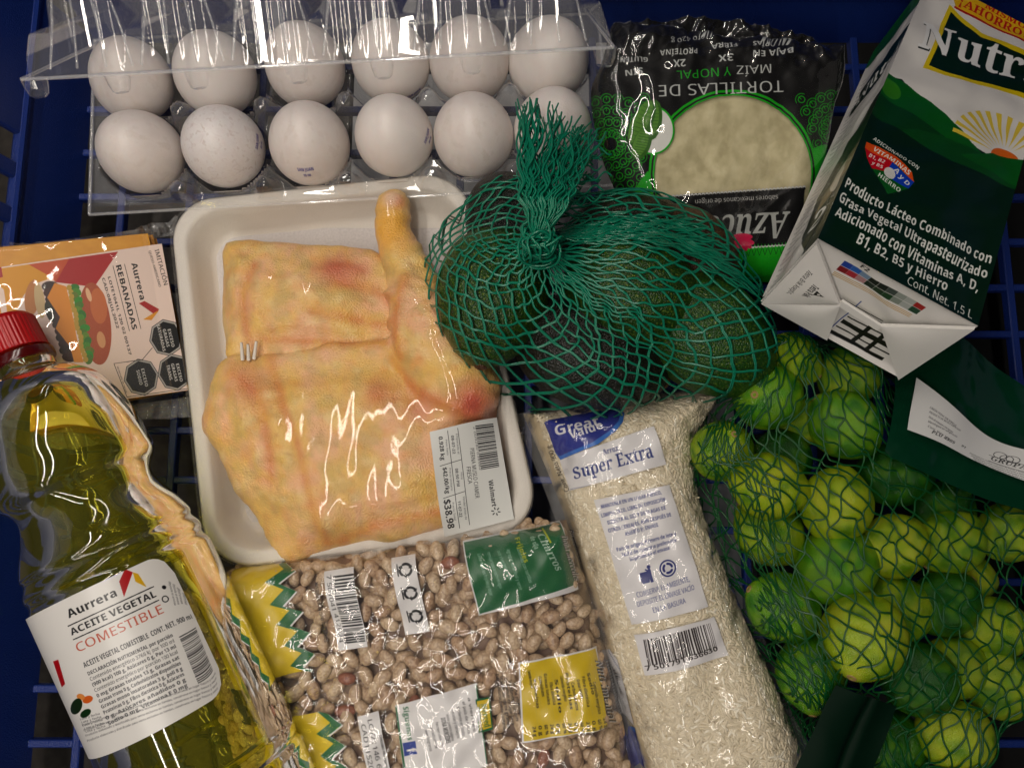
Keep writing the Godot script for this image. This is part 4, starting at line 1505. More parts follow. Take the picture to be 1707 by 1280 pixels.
	pad.line([Vector2(183, 607), Vector2(232, 600), Vector2(250, 580)], 0.9, ink)
	pad.line([Vector2(183, 607), Vector2(205, 662), Vector2(318, 646)], 0.9, ink)
	pad.text("SECRETARÍA DE SALUD", Vector2(188, 612), Vector2(203, 655), 2.2, ink, false)
	var flat := func(x: float, z: float) -> float: return base.call(x, z) + 0.0197
	obj("printed_label", patch([Vector2(-12, 447), Vector2(269, 406), Vector2(313, 650), Vector2(32, 690)], flat, 0.0, 8, 8), print_mat(pad.tex(), 0.4), o)
	# clear wrapper with a crinkled seal at each end
	var crk := fnoise(83, 60.0, 3, true)
	var mb := MB.new()
	mb.grid(60, 60, func(u, v): return b.point(u, v, 0.0018), false, planar(9.0))
	obj("clear_wrapper", mb.commit(), film(84, 0.010, 5.0, 0.03, 0.02, false, 2), o)
	for s in 2:
		mb = MB.new()
		var e: Array = [[Vector2(-14, 436), Vector2(290, 392), Vector2(-14, 410), Vector2(180, 398), Vector2(300, 362)], [Vector2(30, 700), Vector2(326, 660), Vector2(60, 735), Vector2(240, 700), Vector2(335, 695)]][s]
		mb.grid(90, 14, func(u, v):
			var p: Vector2 = (e[0] as Vector2).lerp(e[1], u)
			var r: Vector2 = (e[2] as Vector2).lerp(e[3], minf(u * 1.67, 1.0)).lerp(e[4], maxf(u * 2.5 - 1.5, 0.0))
			var w := on(p.x, p.y, base, 0.010).lerp(on(r.x, r.y, base, 0.014), v)
			w.y += crk.get_noise_2d(w.x * 1.0, w.z * 1.0) * 0.005 * v
			return w, false, planar(12.0))
		obj("wrapper_seal", mb.commit(), film(85, 0.02, 18.0, 0.08, 0.12), o)

# ------------------------------------------------------------------ pinto beans
func build_beans() -> void:
	var base := func(_x: float, z: float) -> float: return 0.001 + 0.017 * clampf((0.135 - z) / 0.05, 0, 1)
	var b := pouch([[360, 947, 944, 866], [378, 1040, 974, 960], [404, 1140, 1004, 1060], [440, 1250, 1034, 1180], [470, 1350, 1062, 1300], [480, 1430, 1074, 1410]], base, 0.036, 0.024, 0.0035, 18.0, 9)
	var ctr := b.point(0.5, 0.5, -0.036)
	var bag := thing("bean_bag", "clear plastic bag of pinto beans with yellow and green printing", "bag", ctr)
	# one bean shape, kidney curved
	var mb := MB.new()
	mb.grid(12, 8, func(u, v):
		var g: float = v * PI
		var x := -cos(g)
		var r := sin(g)
		var p := Vector3(x * 0.0053, sin(u * TAU) * r * 0.0029, cos(u * TAU) * r * 0.0035)
		p.z += 0.0004 * (x * x - 0.3)
		return p)
	var bean := mb.commit()
	var coats := []
	for k in 4:
		var lo: Color = [Color(0.64, 0.53, 0.42), Color(0.68, 0.58, 0.47), Color(0.58, 0.46, 0.36), Color(0.50, 0.30, 0.23)][k]
		var hi: Color = [Color(0.76, 0.66, 0.54), Color(0.80, 0.71, 0.59), Color(0.72, 0.60, 0.48), Color(0.58, 0.37, 0.28)][k]
		coats.append(tri_noise(mat(Color.WHITE, 0.38), noise_tex(91 + k, 0.03, [[0.0, lo], [0.40, lo], [0.52, hi], [1.0, hi]], 3, 256), 60.0))
	var spots := []
	var step := 0.0097
	var lo := b.poly[0]
	var hi := b.poly[0]
	for p in b.poly:
		lo = lo.min(p)
		hi = hi.max(p)
	var row := 0
	var z := lo.y
	while z < hi.y:
		var x := lo.x + (0.5 * step if row % 2 else 0.0)
		while x < hi.x:
			var p := Vector2(x + rng.randf_range(-0.0022, 0.0022), z + rng.randf_range(-0.0022, 0.0022))
			var d := b.dist(p.x, p.y)
			var lim := P(853, 1312, 0.02).z
			if d > 0.0042 and p.y < lim:
				spots.append([p, d])
			x += step
		z += step * 0.82
		row += 1
	var n := 0
	var more := []
	for s in spots:
		var p: Vector2 = s[0]
		var y: float = b.hf(p.x, p.y) - 0.0040 - rng.randf() * 0.0012
		var bs := Basis(Vector3.UP, rng.randf() * TAU) * Basis(Vector3.RIGHT, rng.randf_range(-0.5, 0.5)) * Basis(Vector3.BACK, rng.randf_range(-0.35, 0.35))
		var sc := rng.randf_range(0.88, 1.12)
		var o := MeshInstance3D.new()
		o.mesh = bean
		var pick := rng.randf()
		o.material_override = coats[0 if pick < 0.4 else 1 if pick < 0.7 else 2 if pick < 0.97 else 3]
		o.name = numbered("bean")
		o.transform = Transform3D(bs.scaled_local(Vector3.ONE * sc), Vector3(p.x, y, p.y))
		if n < 299:
			add_child(o, true)
			tag(o, "tan pinto bean among the many in the clear bag", "bean", "pinto beans in the clear bag")
		else:
			more.append(o.transform)
			o.free()
		n += 1
	# the rest of the fill under them
	var mm := MultiMesh.new()
	mm.transform_format = MultiMesh.TRANSFORM_3D
	mm.mesh = bean
	mm.instance_count = 900
	for k in 900:
		var v := rng.randf()
		var q := b.point(rng.randf_range(0.015, 0.985), v, 0)
		q.y = maxf(q.y - rng.randf_range(0.008, 0.013), base.call(q.x, q.z) + 0.003)
		mm.set_instance_transform(k, more[k] if k < more.size() else Transform3D(Basis(Vector3.UP, rng.randf() * TAU) * Basis(Vector3.RIGHT, rng.randf() * TAU), q))
	var fill := MultiMeshInstance3D.new()
	fill.name = "bean_fill"
	fill.multimesh = mm
	fill.material_override = coats[0]
	bag.add_child(fill)
	fill.position = -ctr
	fill.set_meta("kind", "stuff")
	mb = MB.new()
	mb.grid(40, 40, func(u, v):
		var p := b.point(u, v, 0)
		p.y = maxf(p.y - 0.0105, base.call(p.x, p.z) - 0.0005)
		return p, true)
	obj("bag_back", mb.commit(), mat(Color(0.50, 0.40, 0.33), 0.6), bag)
	# prints on the film
	var B := func(x: float, y: float) -> Vector2: return Vector2(370 + x / 2.4386, 850 + y / 2.4386)
	var hf := func(x: float, zz: float) -> float: return b.hf(x, zz) + 0.0012 + 0.0006 * sin(x * 400.0) * sin(zz * 330.0)
	var clear := Color(0, 0, 0, 0)
	var gold := Color(0.80, 0.69, 0.03)
	var green := Color(0.03, 0.36, 0.18)
	var white := Color(0.84, 0.83, 0.82)
	var ink := Color(0.06, 0.06, 0.07)
	var quad := func(called: String, q: Array, w: int, h: int, bg: Color, draw: Callable, cut := true):
		var pad := Pad.new(w, h, bg, affine(q[0], q[1], q[3], w, h))
		draw.call(pad)
		return obj(called, patch(q, hf, 0.0, 24, 24), print_mat(pad.tex(), 0.4, cut), bag)
	var zig := func(pad: Pad, edge: Array, left: Array):
		pad.poly(left + edge, gold)
		var out := []
		for p in edge:
			out.append(p)
		var back := []
		for k in range(edge.size() - 1, -1, -1):
			back.append(edge[k] + Vector2(20, 3))
		var back2 := []
		for k in range(edge.size() - 1, -1, -1):
			back2.append(edge[k] + Vector2(23, 4))
		pad.poly(out + back2, white)
		pad.poly(out + back, green)
	quad.call("yellow_print", [Vector2(398, 942), Vector2(510, 927), Vector2(552, 1114), Vector2(440, 1134)], 220, 380, clear, func(pad: Pad):
		zig.call(pad, [Vector2(462, 932), Vector2(486, 946), Vector2(461, 967), Vector2(490, 980), Vector2(466, 1006), Vector2(496, 1016), Vector2(472, 1041), Vector2(502, 1054), Vector2(480, 1077), Vector2(506, 1091), Vector2(484, 1113), Vector2(505, 1122)], [Vector2(442, 1134), Vector2(399, 942)]))
	quad.call("yellow_print", [Vector2(474, 1196), Vector2(580, 1180), Vector2(610, 1300), Vector2(504, 1318)], 220, 260, clear, func(pad: Pad):
		zig.call(pad, [Vector2(526, 1187), Vector2(551, 1204), Vector2(527, 1224), Vector2(556, 1240), Vector2(533, 1262), Vector2(560, 1278), Vector2(540, 1304)], [Vector2(505, 1315), Vector2(475, 1196)]))
	quad.call("barcode_print", [B.call(415, 250), B.call(535, 230), B.call(592, 556), B.call(474, 572)], 150, 270, white, func(pad: Pad):
		pad.barcode(B.call(455, 268), B.call(500, 545) - B.call(455, 268), B.call(540, 258) - B.call(455, 270), 95, 12, ink)
		pad.text("7 501041 412024", B.call(428, 265), B.call(478, 540), 7, ink, false))
	quad.call("side_print", [B.call(374, 292), B.call(398, 288), B.call(436, 536), B.call(412, 540)], 40, 220, clear, func(pad: Pad):
		pad.text("MANTÉNGASE EN UN LUGAR FRESCO Y SECO", B.call(378, 295), B.call(415, 538), 5.5, ink))
	quad.call("recycling_print", [B.call(688, 195), B.call(785, 178), B.call(844, 494), B.call(745, 509)], 130, 300, white, func(pad: Pad):
		for c in [B.call(752, 240), B.call(772, 333), B.call(790, 430)]:
			for k in 3:
				var g := TAU * k / 3.0
				pad.ring(c, 9.5, 4.2, ink, g, g + 1.5)
				pad.poly([c + Vector2(cos(g + 1.9), sin(g + 1.9)) * 9.5, c + Vector2(cos(g + 1.4), sin(g + 1.4)) * 14, c + Vector2(cos(g + 1.4), sin(g + 1.4)) * 5], ink)
			pad.line([c + Vector2(-15, -9), c + Vector2(-11, 11)], 2.2, ink))
	quad.call("green_panel", [B.call(978, 125), B.call(1372, 42), B.call(1450, 322), B.call(1044, 430)], 420, 330, white, func(pad: Pad):
		pad.poly([B.call(984, 131), B.call(1368, 50), B.call(1443, 318), B.call(1048, 423)], green)
		var pale := Color(0.62, 0.72, 0.64)
		var words := ["Lavar bien los frijoles y dejar", "remojar toda la noche en agua", "cocer a fuego lento con cebolla", "agregar sal al final y servir", "calientes con tortillas"]
		for k in 5:
			var a: Vector2 = B.call(1040 + k * 38, 178 - k * 6)
			pad.text(words[k], a, a + Vector2(20, 70 - (k % 3) * 10), 5.5, pale, false)
		pad.text("Frijoles", B.call(1185, 115), B.call(1222, 215), 8, Color(0.66, 0.68, 0.08))
		pad.text("de olla", B.call(1245, 110), B.call(1262, 160), 8, pale)
		pad.text("Charros", B.call(1272, 100), B.call(1345, 255), 12, pale, true, true, 0.3)
		pad.line([B.call(1296, 72), B.call(1326, 135)], 3, Color(0.66, 0.68, 0.08)))
	quad.call("title_print", [B.call(1366, 78), B.call(1440, 62), B.call(1500, 280), B.call(1424, 300)], 100, 230, clear, func(pad: Pad):
		for pass_ in 2:
			var c: Color = [white, Color(0.05, 0.05, 0.08)][pass_]
			var sh: float = [1.4, 0.0][pass_]
			pad.text("Sugerencias de", B.call(1404, 82) + Vector2(sh, sh), B.call(1462, 250) + Vector2(sh, sh), 9, c, true, true, 0.3)
			pad.text("Doña Mercedes", B.call(1374, 100) + Vector2(sh, sh), B.call(1428, 285) + Vector2(sh, sh), 9, c, true, true, 0.3))
	quad.call("nutrition_table", [B.call(1205, 620), B.call(1522, 552), B.call(1568, 880), B.call(1220, 948)], 330, 330, white, func(pad: Pad):
		pad.poly([B.call(1212, 626), B.call(1516, 561), B.call(1560, 874), B.call(1227, 940)], gold)
		for k in 13:
			var a: Vector2 = B.call(1240 + k * 21, 650 + (k * 37) % 50)
			pad.text(["Contenido energético", "Proteínas", "Carbohidratos", "Grasas totales", "Fibra dietética", "Sodio"][k % 6], a, a + Vector2(5.5, 30 + (k * 53) % 34), 5, ink)
			var c: Vector2 = B.call(1258 + k * 22, 880 - k * 3)
			pad.text(["24 g", "0 g", "60 %"][k % 3], c, c + Vector2(2, 16), 5, ink)
			pad.line([B.call(1252 + k * 21, 650), B.call(1284 + k * 21, 915)], 0.5, Color(0.75, 0.68, 0.3)))
	quad.call("title_print", [B.call(1505, 592), B.call(1586, 576), B.call(1640, 830), B.call(1560, 872)], 100, 240, clear, func(pad: Pad):
		for pass_ in 2:
			var c: Color = [white, Color(0.04, 0.04, 0.06)][pass_]
			var sh: float = [1.4, 0.0][pass_]
			pad.text("Información", B.call(1552, 600) + Vector2(sh, sh), B.call(1606, 835) + Vector2(sh, sh), 10, c, true, true, 0.3)
			pad.text("Nutrimental", B.call(1514, 606) + Vector2(sh, sh), B.call(1570, 860) + Vector2(sh, sh), 10, c, true, true, 0.3))
	quad.call("ingredient_print", [B.call(1105, 655), B.call(1190, 640), B.call(1225, 905), B.call(1140, 925)], 90, 260, clear, func(pad: Pad):
		for k in 5:
			pad.text(["Este producto puede contener", "trazas de otros granos", "Conservar en lugar seco", "Ingredientes frijol pinto", "Hecho en México"][k], B.call(1112 + k * 17, 668 + k * 9), B.call(1144 + k * 17, 905 - k * 14), 5.5, Color(0.10, 0.05, 0.03)))
	quad.call("follow_label", [B.call(703, 795), B.call(1035, 703), B.call(1080, 1040), B.call(745, 1140)], 330, 340, white, func(pad: Pad):
		pad.line([B.call(707, 800), B.call(750, 1130)], 3.5, green)
		pad.line([B.call(1033, 706), B.call(1075, 1040)], 2.0, green)
		pad.text("Síguenos", B.call(735, 800), B.call(755, 938), 9, green)
		var blue := Color(0.08, 0.20, 0.55)
		pad.poly([B.call(733, 950), B.call(785, 940), B.call(792, 996), B.call(740, 1006)], blue)
		pad.text("f", B.call(748, 975), B.call(752, 995), 16, white)
		for k in 9:
			var a: Vector2 = B.call(822 + k * 22, 900 - k * 17)
			pad.text(["www.losgranos", "La tradición de", "Para mayor información", "DOÑA MERCEDES", "visite nuestra página", "recetas y consejos", "al cliente en todo", "el país de lunes", "a viernes"][k], a, a + Vector2(9, 34 + (k * 29) % 26), 5.0 if k != 3 else 8.0, ink, k == 3))
	quad.call("brand_print", [B.call(1030, 770), B.call(1088, 760), B.call(1102, 892), B.call(1044, 908)], 70, 150, green, func(pad: Pad):
		pad.poly([B.call(1036, 778), B.call(1084, 768), B.call(1096, 888), B.call(1048, 900)], gold)
		pad.text("Merced", B.call(1052, 790), B.call(1068, 888), 10, green, true, true))
	quad.call("lot_label", [B.call(550, 840), B.call(635, 816), B.call(690, 1090), B.call(600, 1110)], 100, 260, white, func(pad: Pad):
		pad.text("LOT/1146 6:", B.call(592, 852), B.call(632, 1060), 7.5, ink, false)
		pad.text("CAD11520 6", B.call(565, 872), B.call(606, 1090), 7.5, ink, false)
		pad.text("CONSUMO PREFERENTE", B.call(640, 910), B.call(660, 1050), 4, ink))
	quad.call("dark_seal", [Vector2(430, 1133), Vector2(462, 1130), Vector2(474, 1194), Vector2(440, 1196)], 60, 110, clear, func(pad: Pad):
		for k in 9:
			var c := Vector2(441, 1137).lerp(Vector2(462, 1192), k / 8.0) + Vector2(5 * sin(k * 2.1), 0)
			pad.disc(c, 11, 6, Color(0.02, 0.02, 0.02), k * 0.8, 9))
	var crk := fnoise(95, 30.0, 3, true)
	mb = MB.new()
	mb.grid(130, 110, func(u, v):
		var p := b.point(u, v, 0)
		p.y = hf.call(p.x, p.z) + 0.0008 + crk.get_noise_2d(p.x * 1.0, p.z * 1.0) * 0.0009
		return p, false, planar(8.0))
	obj("clear_film", mb.commit(), film(96, 0.011, 11.0, 0.04, 0.02, false, 2), bag)

# ------------------------------------------------------------------ rice
func build_rice() -> void:
	var base := func(_x: float, _z: float) -> float: return 0.006
	var b := pouch([[872, 690, 1218, 640], [907, 772, 1158, 735], [938, 850, 1162, 830], [962, 930, 1196, 925], [990, 1010, 1238, 1030], [1012, 1100, 1284, 1130], [1042, 1190, 1324, 1230], [1072, 1290, 1350, 1340], [1090, 1430, 1372, 1440]], base, 0.040, 0.030, 0.003, 16.0, 15)
	var ctr := b.point(0.5, 0.5, -0.04)
	var bag := thing("rice_bag", "clear plastic bag of white rice with blue and white printing", "bag", ctr)
	var mb := MB.new()
	mb.grid(6, 5, func(u, v):
		var g: float = v * PI
		return Vector3(-cos(g) * 0.0028, sin(u * TAU) * sin(g) * 0.00068, cos(u * TAU) * sin(g) * 0.00076))
	var grain := mb.commit()
	var mm := MultiMesh.new()
	mm.transform_format = MultiMesh.TRANSFORM_3D
	mm.use_colors = true
	mm.mesh = grain
	var count := 24000
	mm.instance_count = count
	for k in count:
		var q := b.point(rng.randf_range(0.05, 0.95), rng.randf_range(0.02, 1.0), 0)
		q.y = maxf(q.y - rng.randf_range(0.0010, 0.0026), base.call(q.x, q.z) + 0.0008)
		var y0 := b.hf(q.x, q.z)
		var nrm := Vector3(y0 - b.hf(q.x + 0.001, q.z), 0.001, y0 - b.hf(q.x, q.z + 0.001)).normalized()
		var lay := Basis(Quaternion(Vector3.UP, nrm))
		mm.set_instance_transform(k, Transform3D(lay * Basis(Vector3.UP, rng.randf() * TAU) * Basis(Vector3.BACK, rng.randf_range(-0.18, 0.18)), q))
		var t := rng.randf()
		mm.set_instance_color(k, Color8(208, 195, 168).srgb_to_linear().lerp(Color8(230, 217, 190).srgb_to_linear(), t) if t < 0.9 else Color8(242, 234, 214).srgb_to_linear())
	var gm := mat(Color.WHITE, 0.35)
	gm.vertex_color_use_as_albedo = true
	var fill := MultiMeshInstance3D.new()
	fill.name = "rice_grains"
	fill.multimesh = mm
	fill.material_override = gm
	bag.add_child(fill)
	fill.position = -ctr
	fill.set_meta("kind", "stuff")
	mb = MB.new()
	mb.grid(50, 60, func(u, v):
		var p := b.point(u, v, 0)
		p.y = maxf(p.y - 0.0022, base.call(p.x, p.z) - 0.0004)
		return p)
	obj("rice_bulk", mb.commit(), mat(Color8(208, 190, 156), 0.7), bag)
	var hf := func(x: float, z: float) -> float: return b.hf(x, z) + 0.0009 + 0.0005 * sin(x * 370.0 + 1.0) * sin(z * 290.0)
	var R := func(x: float, y: float) -> Vector2: return Vector2(850 + x / 2.0, 640 + y / 2.0)
	var clear := Color(0, 0, 0, 0)
	var white := Color(0.84, 0.83, 0.83)
	var blue := Color(0.04, 0.12, 0.50)
	var ink := Color(0.07, 0.12, 0.42)
	var quad := func(called: String, q: Array, w: int, h: int, bg: Color, draw: Callable):
		var pad := Pad.new(w, h, bg, affine(q[0], q[1], q[3], w, h))
		draw.call(pad)
		return obj(called, patch(q, hf, 0.0, 28, 28), print_mat(pad.tex(), 0.4, true), bag)
	quad.call("brand_print", [R.call(105, 128), R.call(385, 70), R.call(425, 190), R.call(145, 262)], 400, 200, clear, func(pad: Pad):
		pad.poly([R.call(113, 130), R.call(150, 114), R.call(250, 94), R.call(366, 86), R.call(380, 104), R.call(374, 136), R.call(350, 168), R.call(290, 212), R.call(168, 256), R.call(150, 230), R.call(130, 170)], Color(0.16, 0.40, 0.72))
		pad.poly([R.call(113, 130), R.call(150, 115), R.call(250, 96), R.call(356, 88), R.call(366, 106), R.call(358, 134), R.call(330, 166), R.call(270, 206), R.call(164, 244), R.call(150, 228), R.call(130, 170)], blue)
		pad.text("Great", R.call(152, 178), R.call(296, 146), 17.5, white)
		pad.text("Value", R.call(196, 188), R.call(302, 164), 0.1, white)
		pad.text("Value", R.call(198, 192), R.call(308, 158), 15, white)
		pad.ring(R.call(315, 158), 2.6, 0.8, white))
	quad.call("name_print", [R.call(166, 254), R.call(480, 140), R.call(522, 268), R.call(200, 356)], 460, 190, white, func(pad: Pad):
		pad.text("Arroz", R.call(308, 236), R.call(358, 220), 8, ink)
		pad.text("Super Extra", R.call(214, 318), R.call(472, 228), 19, Color(0.10, 0.17, 0.45), true, true, 0.1)
		for k in 60:
			var p: Vector2 = (R.call(204, 350) as Vector2).lerp(R.call(516, 264), k / 59.0)
			pad.disc(p, 0.9, 0.9, Color(0.35, 0.40, 0.55), 0, 6))
	quad.call("instruction_print", [R.call(280, 387), R.call(532, 336), R.call(662, 742), R.call(406, 802)], 330, 520, white, func(pad: Pad):
		var lines := [["MANTENER EN UN LUGAR FRESCO,", 305, 416, 505, 368, 6.5], ["LIMPIO, SECO, LIBRE DE EXPOSICIÓN", 306, 446, 518, 392, 6.5], ["DIRECTA AL SOL Y DE PLAGAS DE", 326, 470, 518, 420, 6.5], ["OTROS CEREALES, AÚN DESPUÉS DE", 328, 497, 536, 444, 6.5], ["ABIERTO EL ENVASE", 382, 508, 492, 478, 6.5],
			["País de origen, Número de lote y", 355, 560, 552, 508, 6.5], ["Fecha de consumo preferente", 372, 578, 552, 530, 6.5], ["impresos en el envase", 398, 592, 530, 556, 6.5], ["CONSERVE EL AMBIENTE,", 422, 712, 596, 664, 8.5], ["DEPOSITE EL ENVASE VACÍO", 424, 742, 612, 692, 8.5], ["EN LA BASURA", 474, 762, 582, 734, 8.5]]
		for l in lines:
			pad.text(l[0], R.call(l[1], l[2]), R.call(l[3], l[4]), l[5], ink, l[5] < 8)
		var c: Vector2 = R.call(522, 618)
		pad.ring(c, 13, 2.6, ink)
		for k in 3:
			var g := TAU * k / 3.0 + 0.4
			pad.ring(c, 7.5, 4, ink, g, g + 1.35)
		pad.poly([R.call(428, 632), R.call(460, 624), R.call(462, 662), R.call(436, 668)], ink)
		pad.disc(R.call(458, 612), 3.2, 3.2, ink)
		pad.line([R.call(460, 622), R.call(464, 642), R.call(470, 662)], 5, ink)
		pad.line([R.call(458, 626), R.call(446, 620)], 2.4, ink))
	quad.call("barcode_print", [R.call(414, 836), R.call(682, 776), R.call(730, 904), R.call(450, 972)], 320, 160, white, func(pad: Pad):
		pad.barcode(R.call(442, 850), R.call(664, 796) - R.call(442, 850), R.call(462, 934) - R.call(444, 846), 95, 21, Color(0.10, 0.05, 0.05))
		pad.text("7 501791 636630", R.call(453, 956), R.call(686, 894), 8.5, Color(0.10, 0.05, 0.05)))
	quad.call("weight_print", [Vector2(906, 742), Vector2(922, 738), Vector2(952, 818), Vector2(936, 824)], 40, 160, clear, func(pad: Pad):
		pad.text("Cont. Neto 900 g", Vector2(949, 819), Vector2(918, 742), 8, Color(0.22, 0.16, 0.12), false))
	quad.call("side_print", [R.call(316, 880), R.call(346, 874), R.call(452, 1290), R.call(360, 1320)], 120, 440, clear, func(pad: Pad):
		pad.poly([R.call(318, 882), R.call(330, 880), R.call(372, 960), R.call(400, 1080), R.call(420, 1180), R.call(390, 1190), R.call(360, 1120), R.call(340, 1000)], white)
		for k in 50:
			var p: Vector2 = (R.call(326, 884) as Vector2).lerp(R.call(412, 1150), k / 49.0)
			pad.disc(p + Vector2(4.0 * sin(k * 0.06), 0), 0.9, 0.9, Color(0.35, 0.40, 0.55), 0, 6)
		pad.poly([R.call(372, 1160), R.call(424, 1200), R.call(446, 1290), R.call(362, 1310)], Color(0.16, 0.40, 0.72))
		pad.poly([R.call(370, 1172), R.call(410, 1210), R.call(432, 1290), R.call(362, 1310)], blue))
	var crk := fnoise(97, 34.0, 3, true)
	mb = MB.new()
	mb.grid(110, 150, func(u, v):
		var p := b.point(u, v, 0)
		p.y = hf.call(p.x, p.z) + 0.0007 + crk.get_noise_2d(p.x * 1.0, p.z * 1.0) * 0.0010
		return p, false, planar(8.0))
	obj("clear_film", mb.commit(), film(98, 0.013, 14.0, 0.04, 0.02, false, 2), bag)
	# clear margin of the bag beyond the rice
	mb = MB.new()
	for sd in 2:
		mb.grid(6, 90, func(u, v):
			var p := b.point(1.0 if sd else 0.0, v, 0.0)
			var q := b.point(0.9 if sd else 0.1, v, 0.0)
			var out := Vector3(p.x - q.x, 0, p.z - q.z).normalized()
			return p + out * (lerpf(-0.004, 0.006, u)) + Vector3.UP * (0.009 - 0.006 * u + crk.get_noise_2d(p.x, p.z) * 0.004), false, planar(8.0))
	obj("film_margin", mb.commit(), film(99, 0.012, 10.0, 0.05, 0.08, false, 2), bag)
	# the welded seam that runs down the right of the bag
	mb = MB.new()
	var seam := PackedVector3Array()
	for k in 40:
		var p := Vector2(1128, 800).lerp(Vector2(1290, 1200), k / 39.0)
		seam.append(on(p.x, p.y, hf, 0.0012))
	mb.tube(seam, 0.0007, 6)
	obj("film_seam", mb.commit(), M.pet, bag)

# ------------------------------------------------------------------ oil bottle
func build_bottle() -> void:
	var hc := 0.0465
	var head := P(8, 532, 0.076)
	var foot := P(404, 1393, hc)
	var d := (foot - head).normalized()
	var unit := 0.000312     # metres to one step of the profile
	var o := thing("oil_bottle", "clear bottle of yellow cooking oil with a red cap, lying along the left side", "bottle", Vector3(foot.x, 0, foot.z))
	var pr := func(l: Array) -> PackedVector2Array:
		var out := PackedVector2Array()
		var c := []
		for q in l:
			c.append(Vector2(q[0], q[1]) * unit)
		for k in c.size() - 1:
			for s in 6:
				var p0: Vector2 = c[maxi(k - 1, 0)]
				var p3: Vector2 = c[mini(k + 2, c.size() - 1)]
				out.append((c[k] as Vector2).cubic_interpolate(c[k + 1], p0, p3, s / 6.0))
		out.append(c[-1])
		return out
	var body := [[62, 0.5], [62, 37], [78, 40], [92, 42], [100, 48], [112, 68], [135, 92], [165, 106], [205, 116], [245, 119], [276, 119], [290, 114], [302, 105], [314, 101], [328, 102], [345, 108], [370, 119], [392, 127], [400, 128], [408, 126], [420, 132], [430, 134], [440, 131], [452, 136], [466, 137.5], [480, 138], [750, 138], [762, 136], [770, 133], [780, 136.5], [792, 137], [800, 133.5], [812, 137], [830, 137], [880, 135], [910, 122], [920, 94], [914, 40], [910, 0.5]]
	var oil := mat(Color(0.95, 0.93, 0.34, 0.035), 0.03)
	oil.refraction_enabled = true
	oil.refraction_scale = 0.047
	var mb := MB.new()
	lathe(mb, head, d, pr.call(body), 96)
	var dents := fnoise(141, 26.0, 2)
	for k in mb.v.size():
		var p := mb.v[k]
		var t := (p - head).dot(d) / unit
		var c := head + d * (p - head).dot(d)
		if t > 110.0 and t < 460.0:
			p += (p - c).normalized() * dents.get_noise_3d(p.x, p.y, p.z) * 0.0010 * smoothstep(110.0, 150.0, t) * smoothstep(460.0, 440.0, t)
			mb.v[k] = p
	obj("bottle_body", mb.commit(), oil, o)
	# cap with fine ribs, and its skirt ring
	mb = MB.new()
	var x := d.cross(Vector3.UP).normalized()
	var y := d.cross(x)
	var prof: PackedVector2Array = pr.call([[2, 0.5], [0, 28], [2, 34], [8, 38], [14, 39], [56, 40.5], [60, 39], [60, 0.5]])
	var n := prof.size() - 1
	mb.grid(120, n, func(u, v):
		var q: Vector2 = prof[roundi(v * n)]
		var r: float = q.y + (0.0005 if roundi(u * 120) % 3 == 0 and q.y > 38 * unit else 0.0)
		return head + d * q.x + (x * cos(u * TAU) + y * sin(u * TAU)) * r)
	var red := mat(Color(0.62, 0.025, 0.035), 0.3)
	obj("screw_cap", mb.commit(), red, o)
	mb = MB.new()
	lathe(mb, head, d, pr.call([[64, 37], [65, 44], [68, 46], [78, 46], [81, 43], [81, 38]]), 48)
	obj("neck_ring", mb.commit(), mat(Color(0.26, 0.04, 0.04), 0.15), o)
	# label wrapped round the body
	var a0 := -122.0
	var a1 := 52.0
	var rgt := x * signf(x.x)
	var upp := (Vector3.UP - d * d.y).normalized()
	var meet := func(p: Vector2) -> Vector2:
		# where the line of sight meets the cylinder
		var r := ray(p.x, p.y)
		var e := Vector3(0, CAM_H, cam_z) - head
		var rp := r - d * r.dot(d)
		var ep := e - d * e.dot(d)
		var qb := rp.dot(ep)
		var disc := qb * qb - rp.length_squared() * (ep.length_squared() - pow(138.6 * unit, 2.0))
		var hit := e + r * ((-qb - sqrt(maxf(disc, 0.0))) / rp.length_squared())
		var along := hit.dot(d) / unit
		var ang := rad_to_deg(atan2(hit.dot(rgt), hit.dot(upp)))
		return Vector2(ang, along)
	var t0: float = meet.call(Vector2(205, 952)).y
	var t1: float = meet.call(Vector2(268, 1216)).y
	var px := func(p: Vector2) -> Vector2:
		var m: Vector2 = meet.call(p)
		return Vector2((m.x - a0) / (a1 - a0) * 640.0, (m.y - t0) / (t1 - t0) * 460.0)
	var pad := Pad.new(640, 460, Color(0.80, 0.79, 0.77), px)
	var L := func(qx: float, qy: float) -> Vector2: return Vector2(50 + qx / 3.46, 900 + qy / 3.46)
	var ink := Color(0.06, 0.06, 0.07)
	var soft := Color(0.20, 0.20, 0.21)
	pad.text("Aurrera", L.call(222, 452), L.call(502, 322), 14, ink)
	pad.poly([L.call(512, 240), L.call(545, 168), L.call(590, 186), L.call(540, 328)], Color(0.60, 0.02, 0.05))
	pad.poly([L.call(590, 186), L.call(622, 196), L.call(670, 272), L.call(606, 240)], Color(0.75, 0.58, 0.04))
	pad.line([L.call(215, 498), L.call(712, 268)], 1.8, ink)
	pad.text("ACEITE VEGETAL", L.call(238, 552), L.call(728, 326), 11.5, ink)
	pad.line([L.call(245, 576), L.call(742, 346)], 1.8, ink)
	pad.text("COMESTIBLE", L.call(276, 648), L.call(772, 418), 15, Color(0.66, 0.26, 0.17), false)
	pad.text("ACEITE VEGETAL COMESTIBLE  CONT. NET. 900 ml", L.call(312, 738), L.call(934, 448), 9, soft)
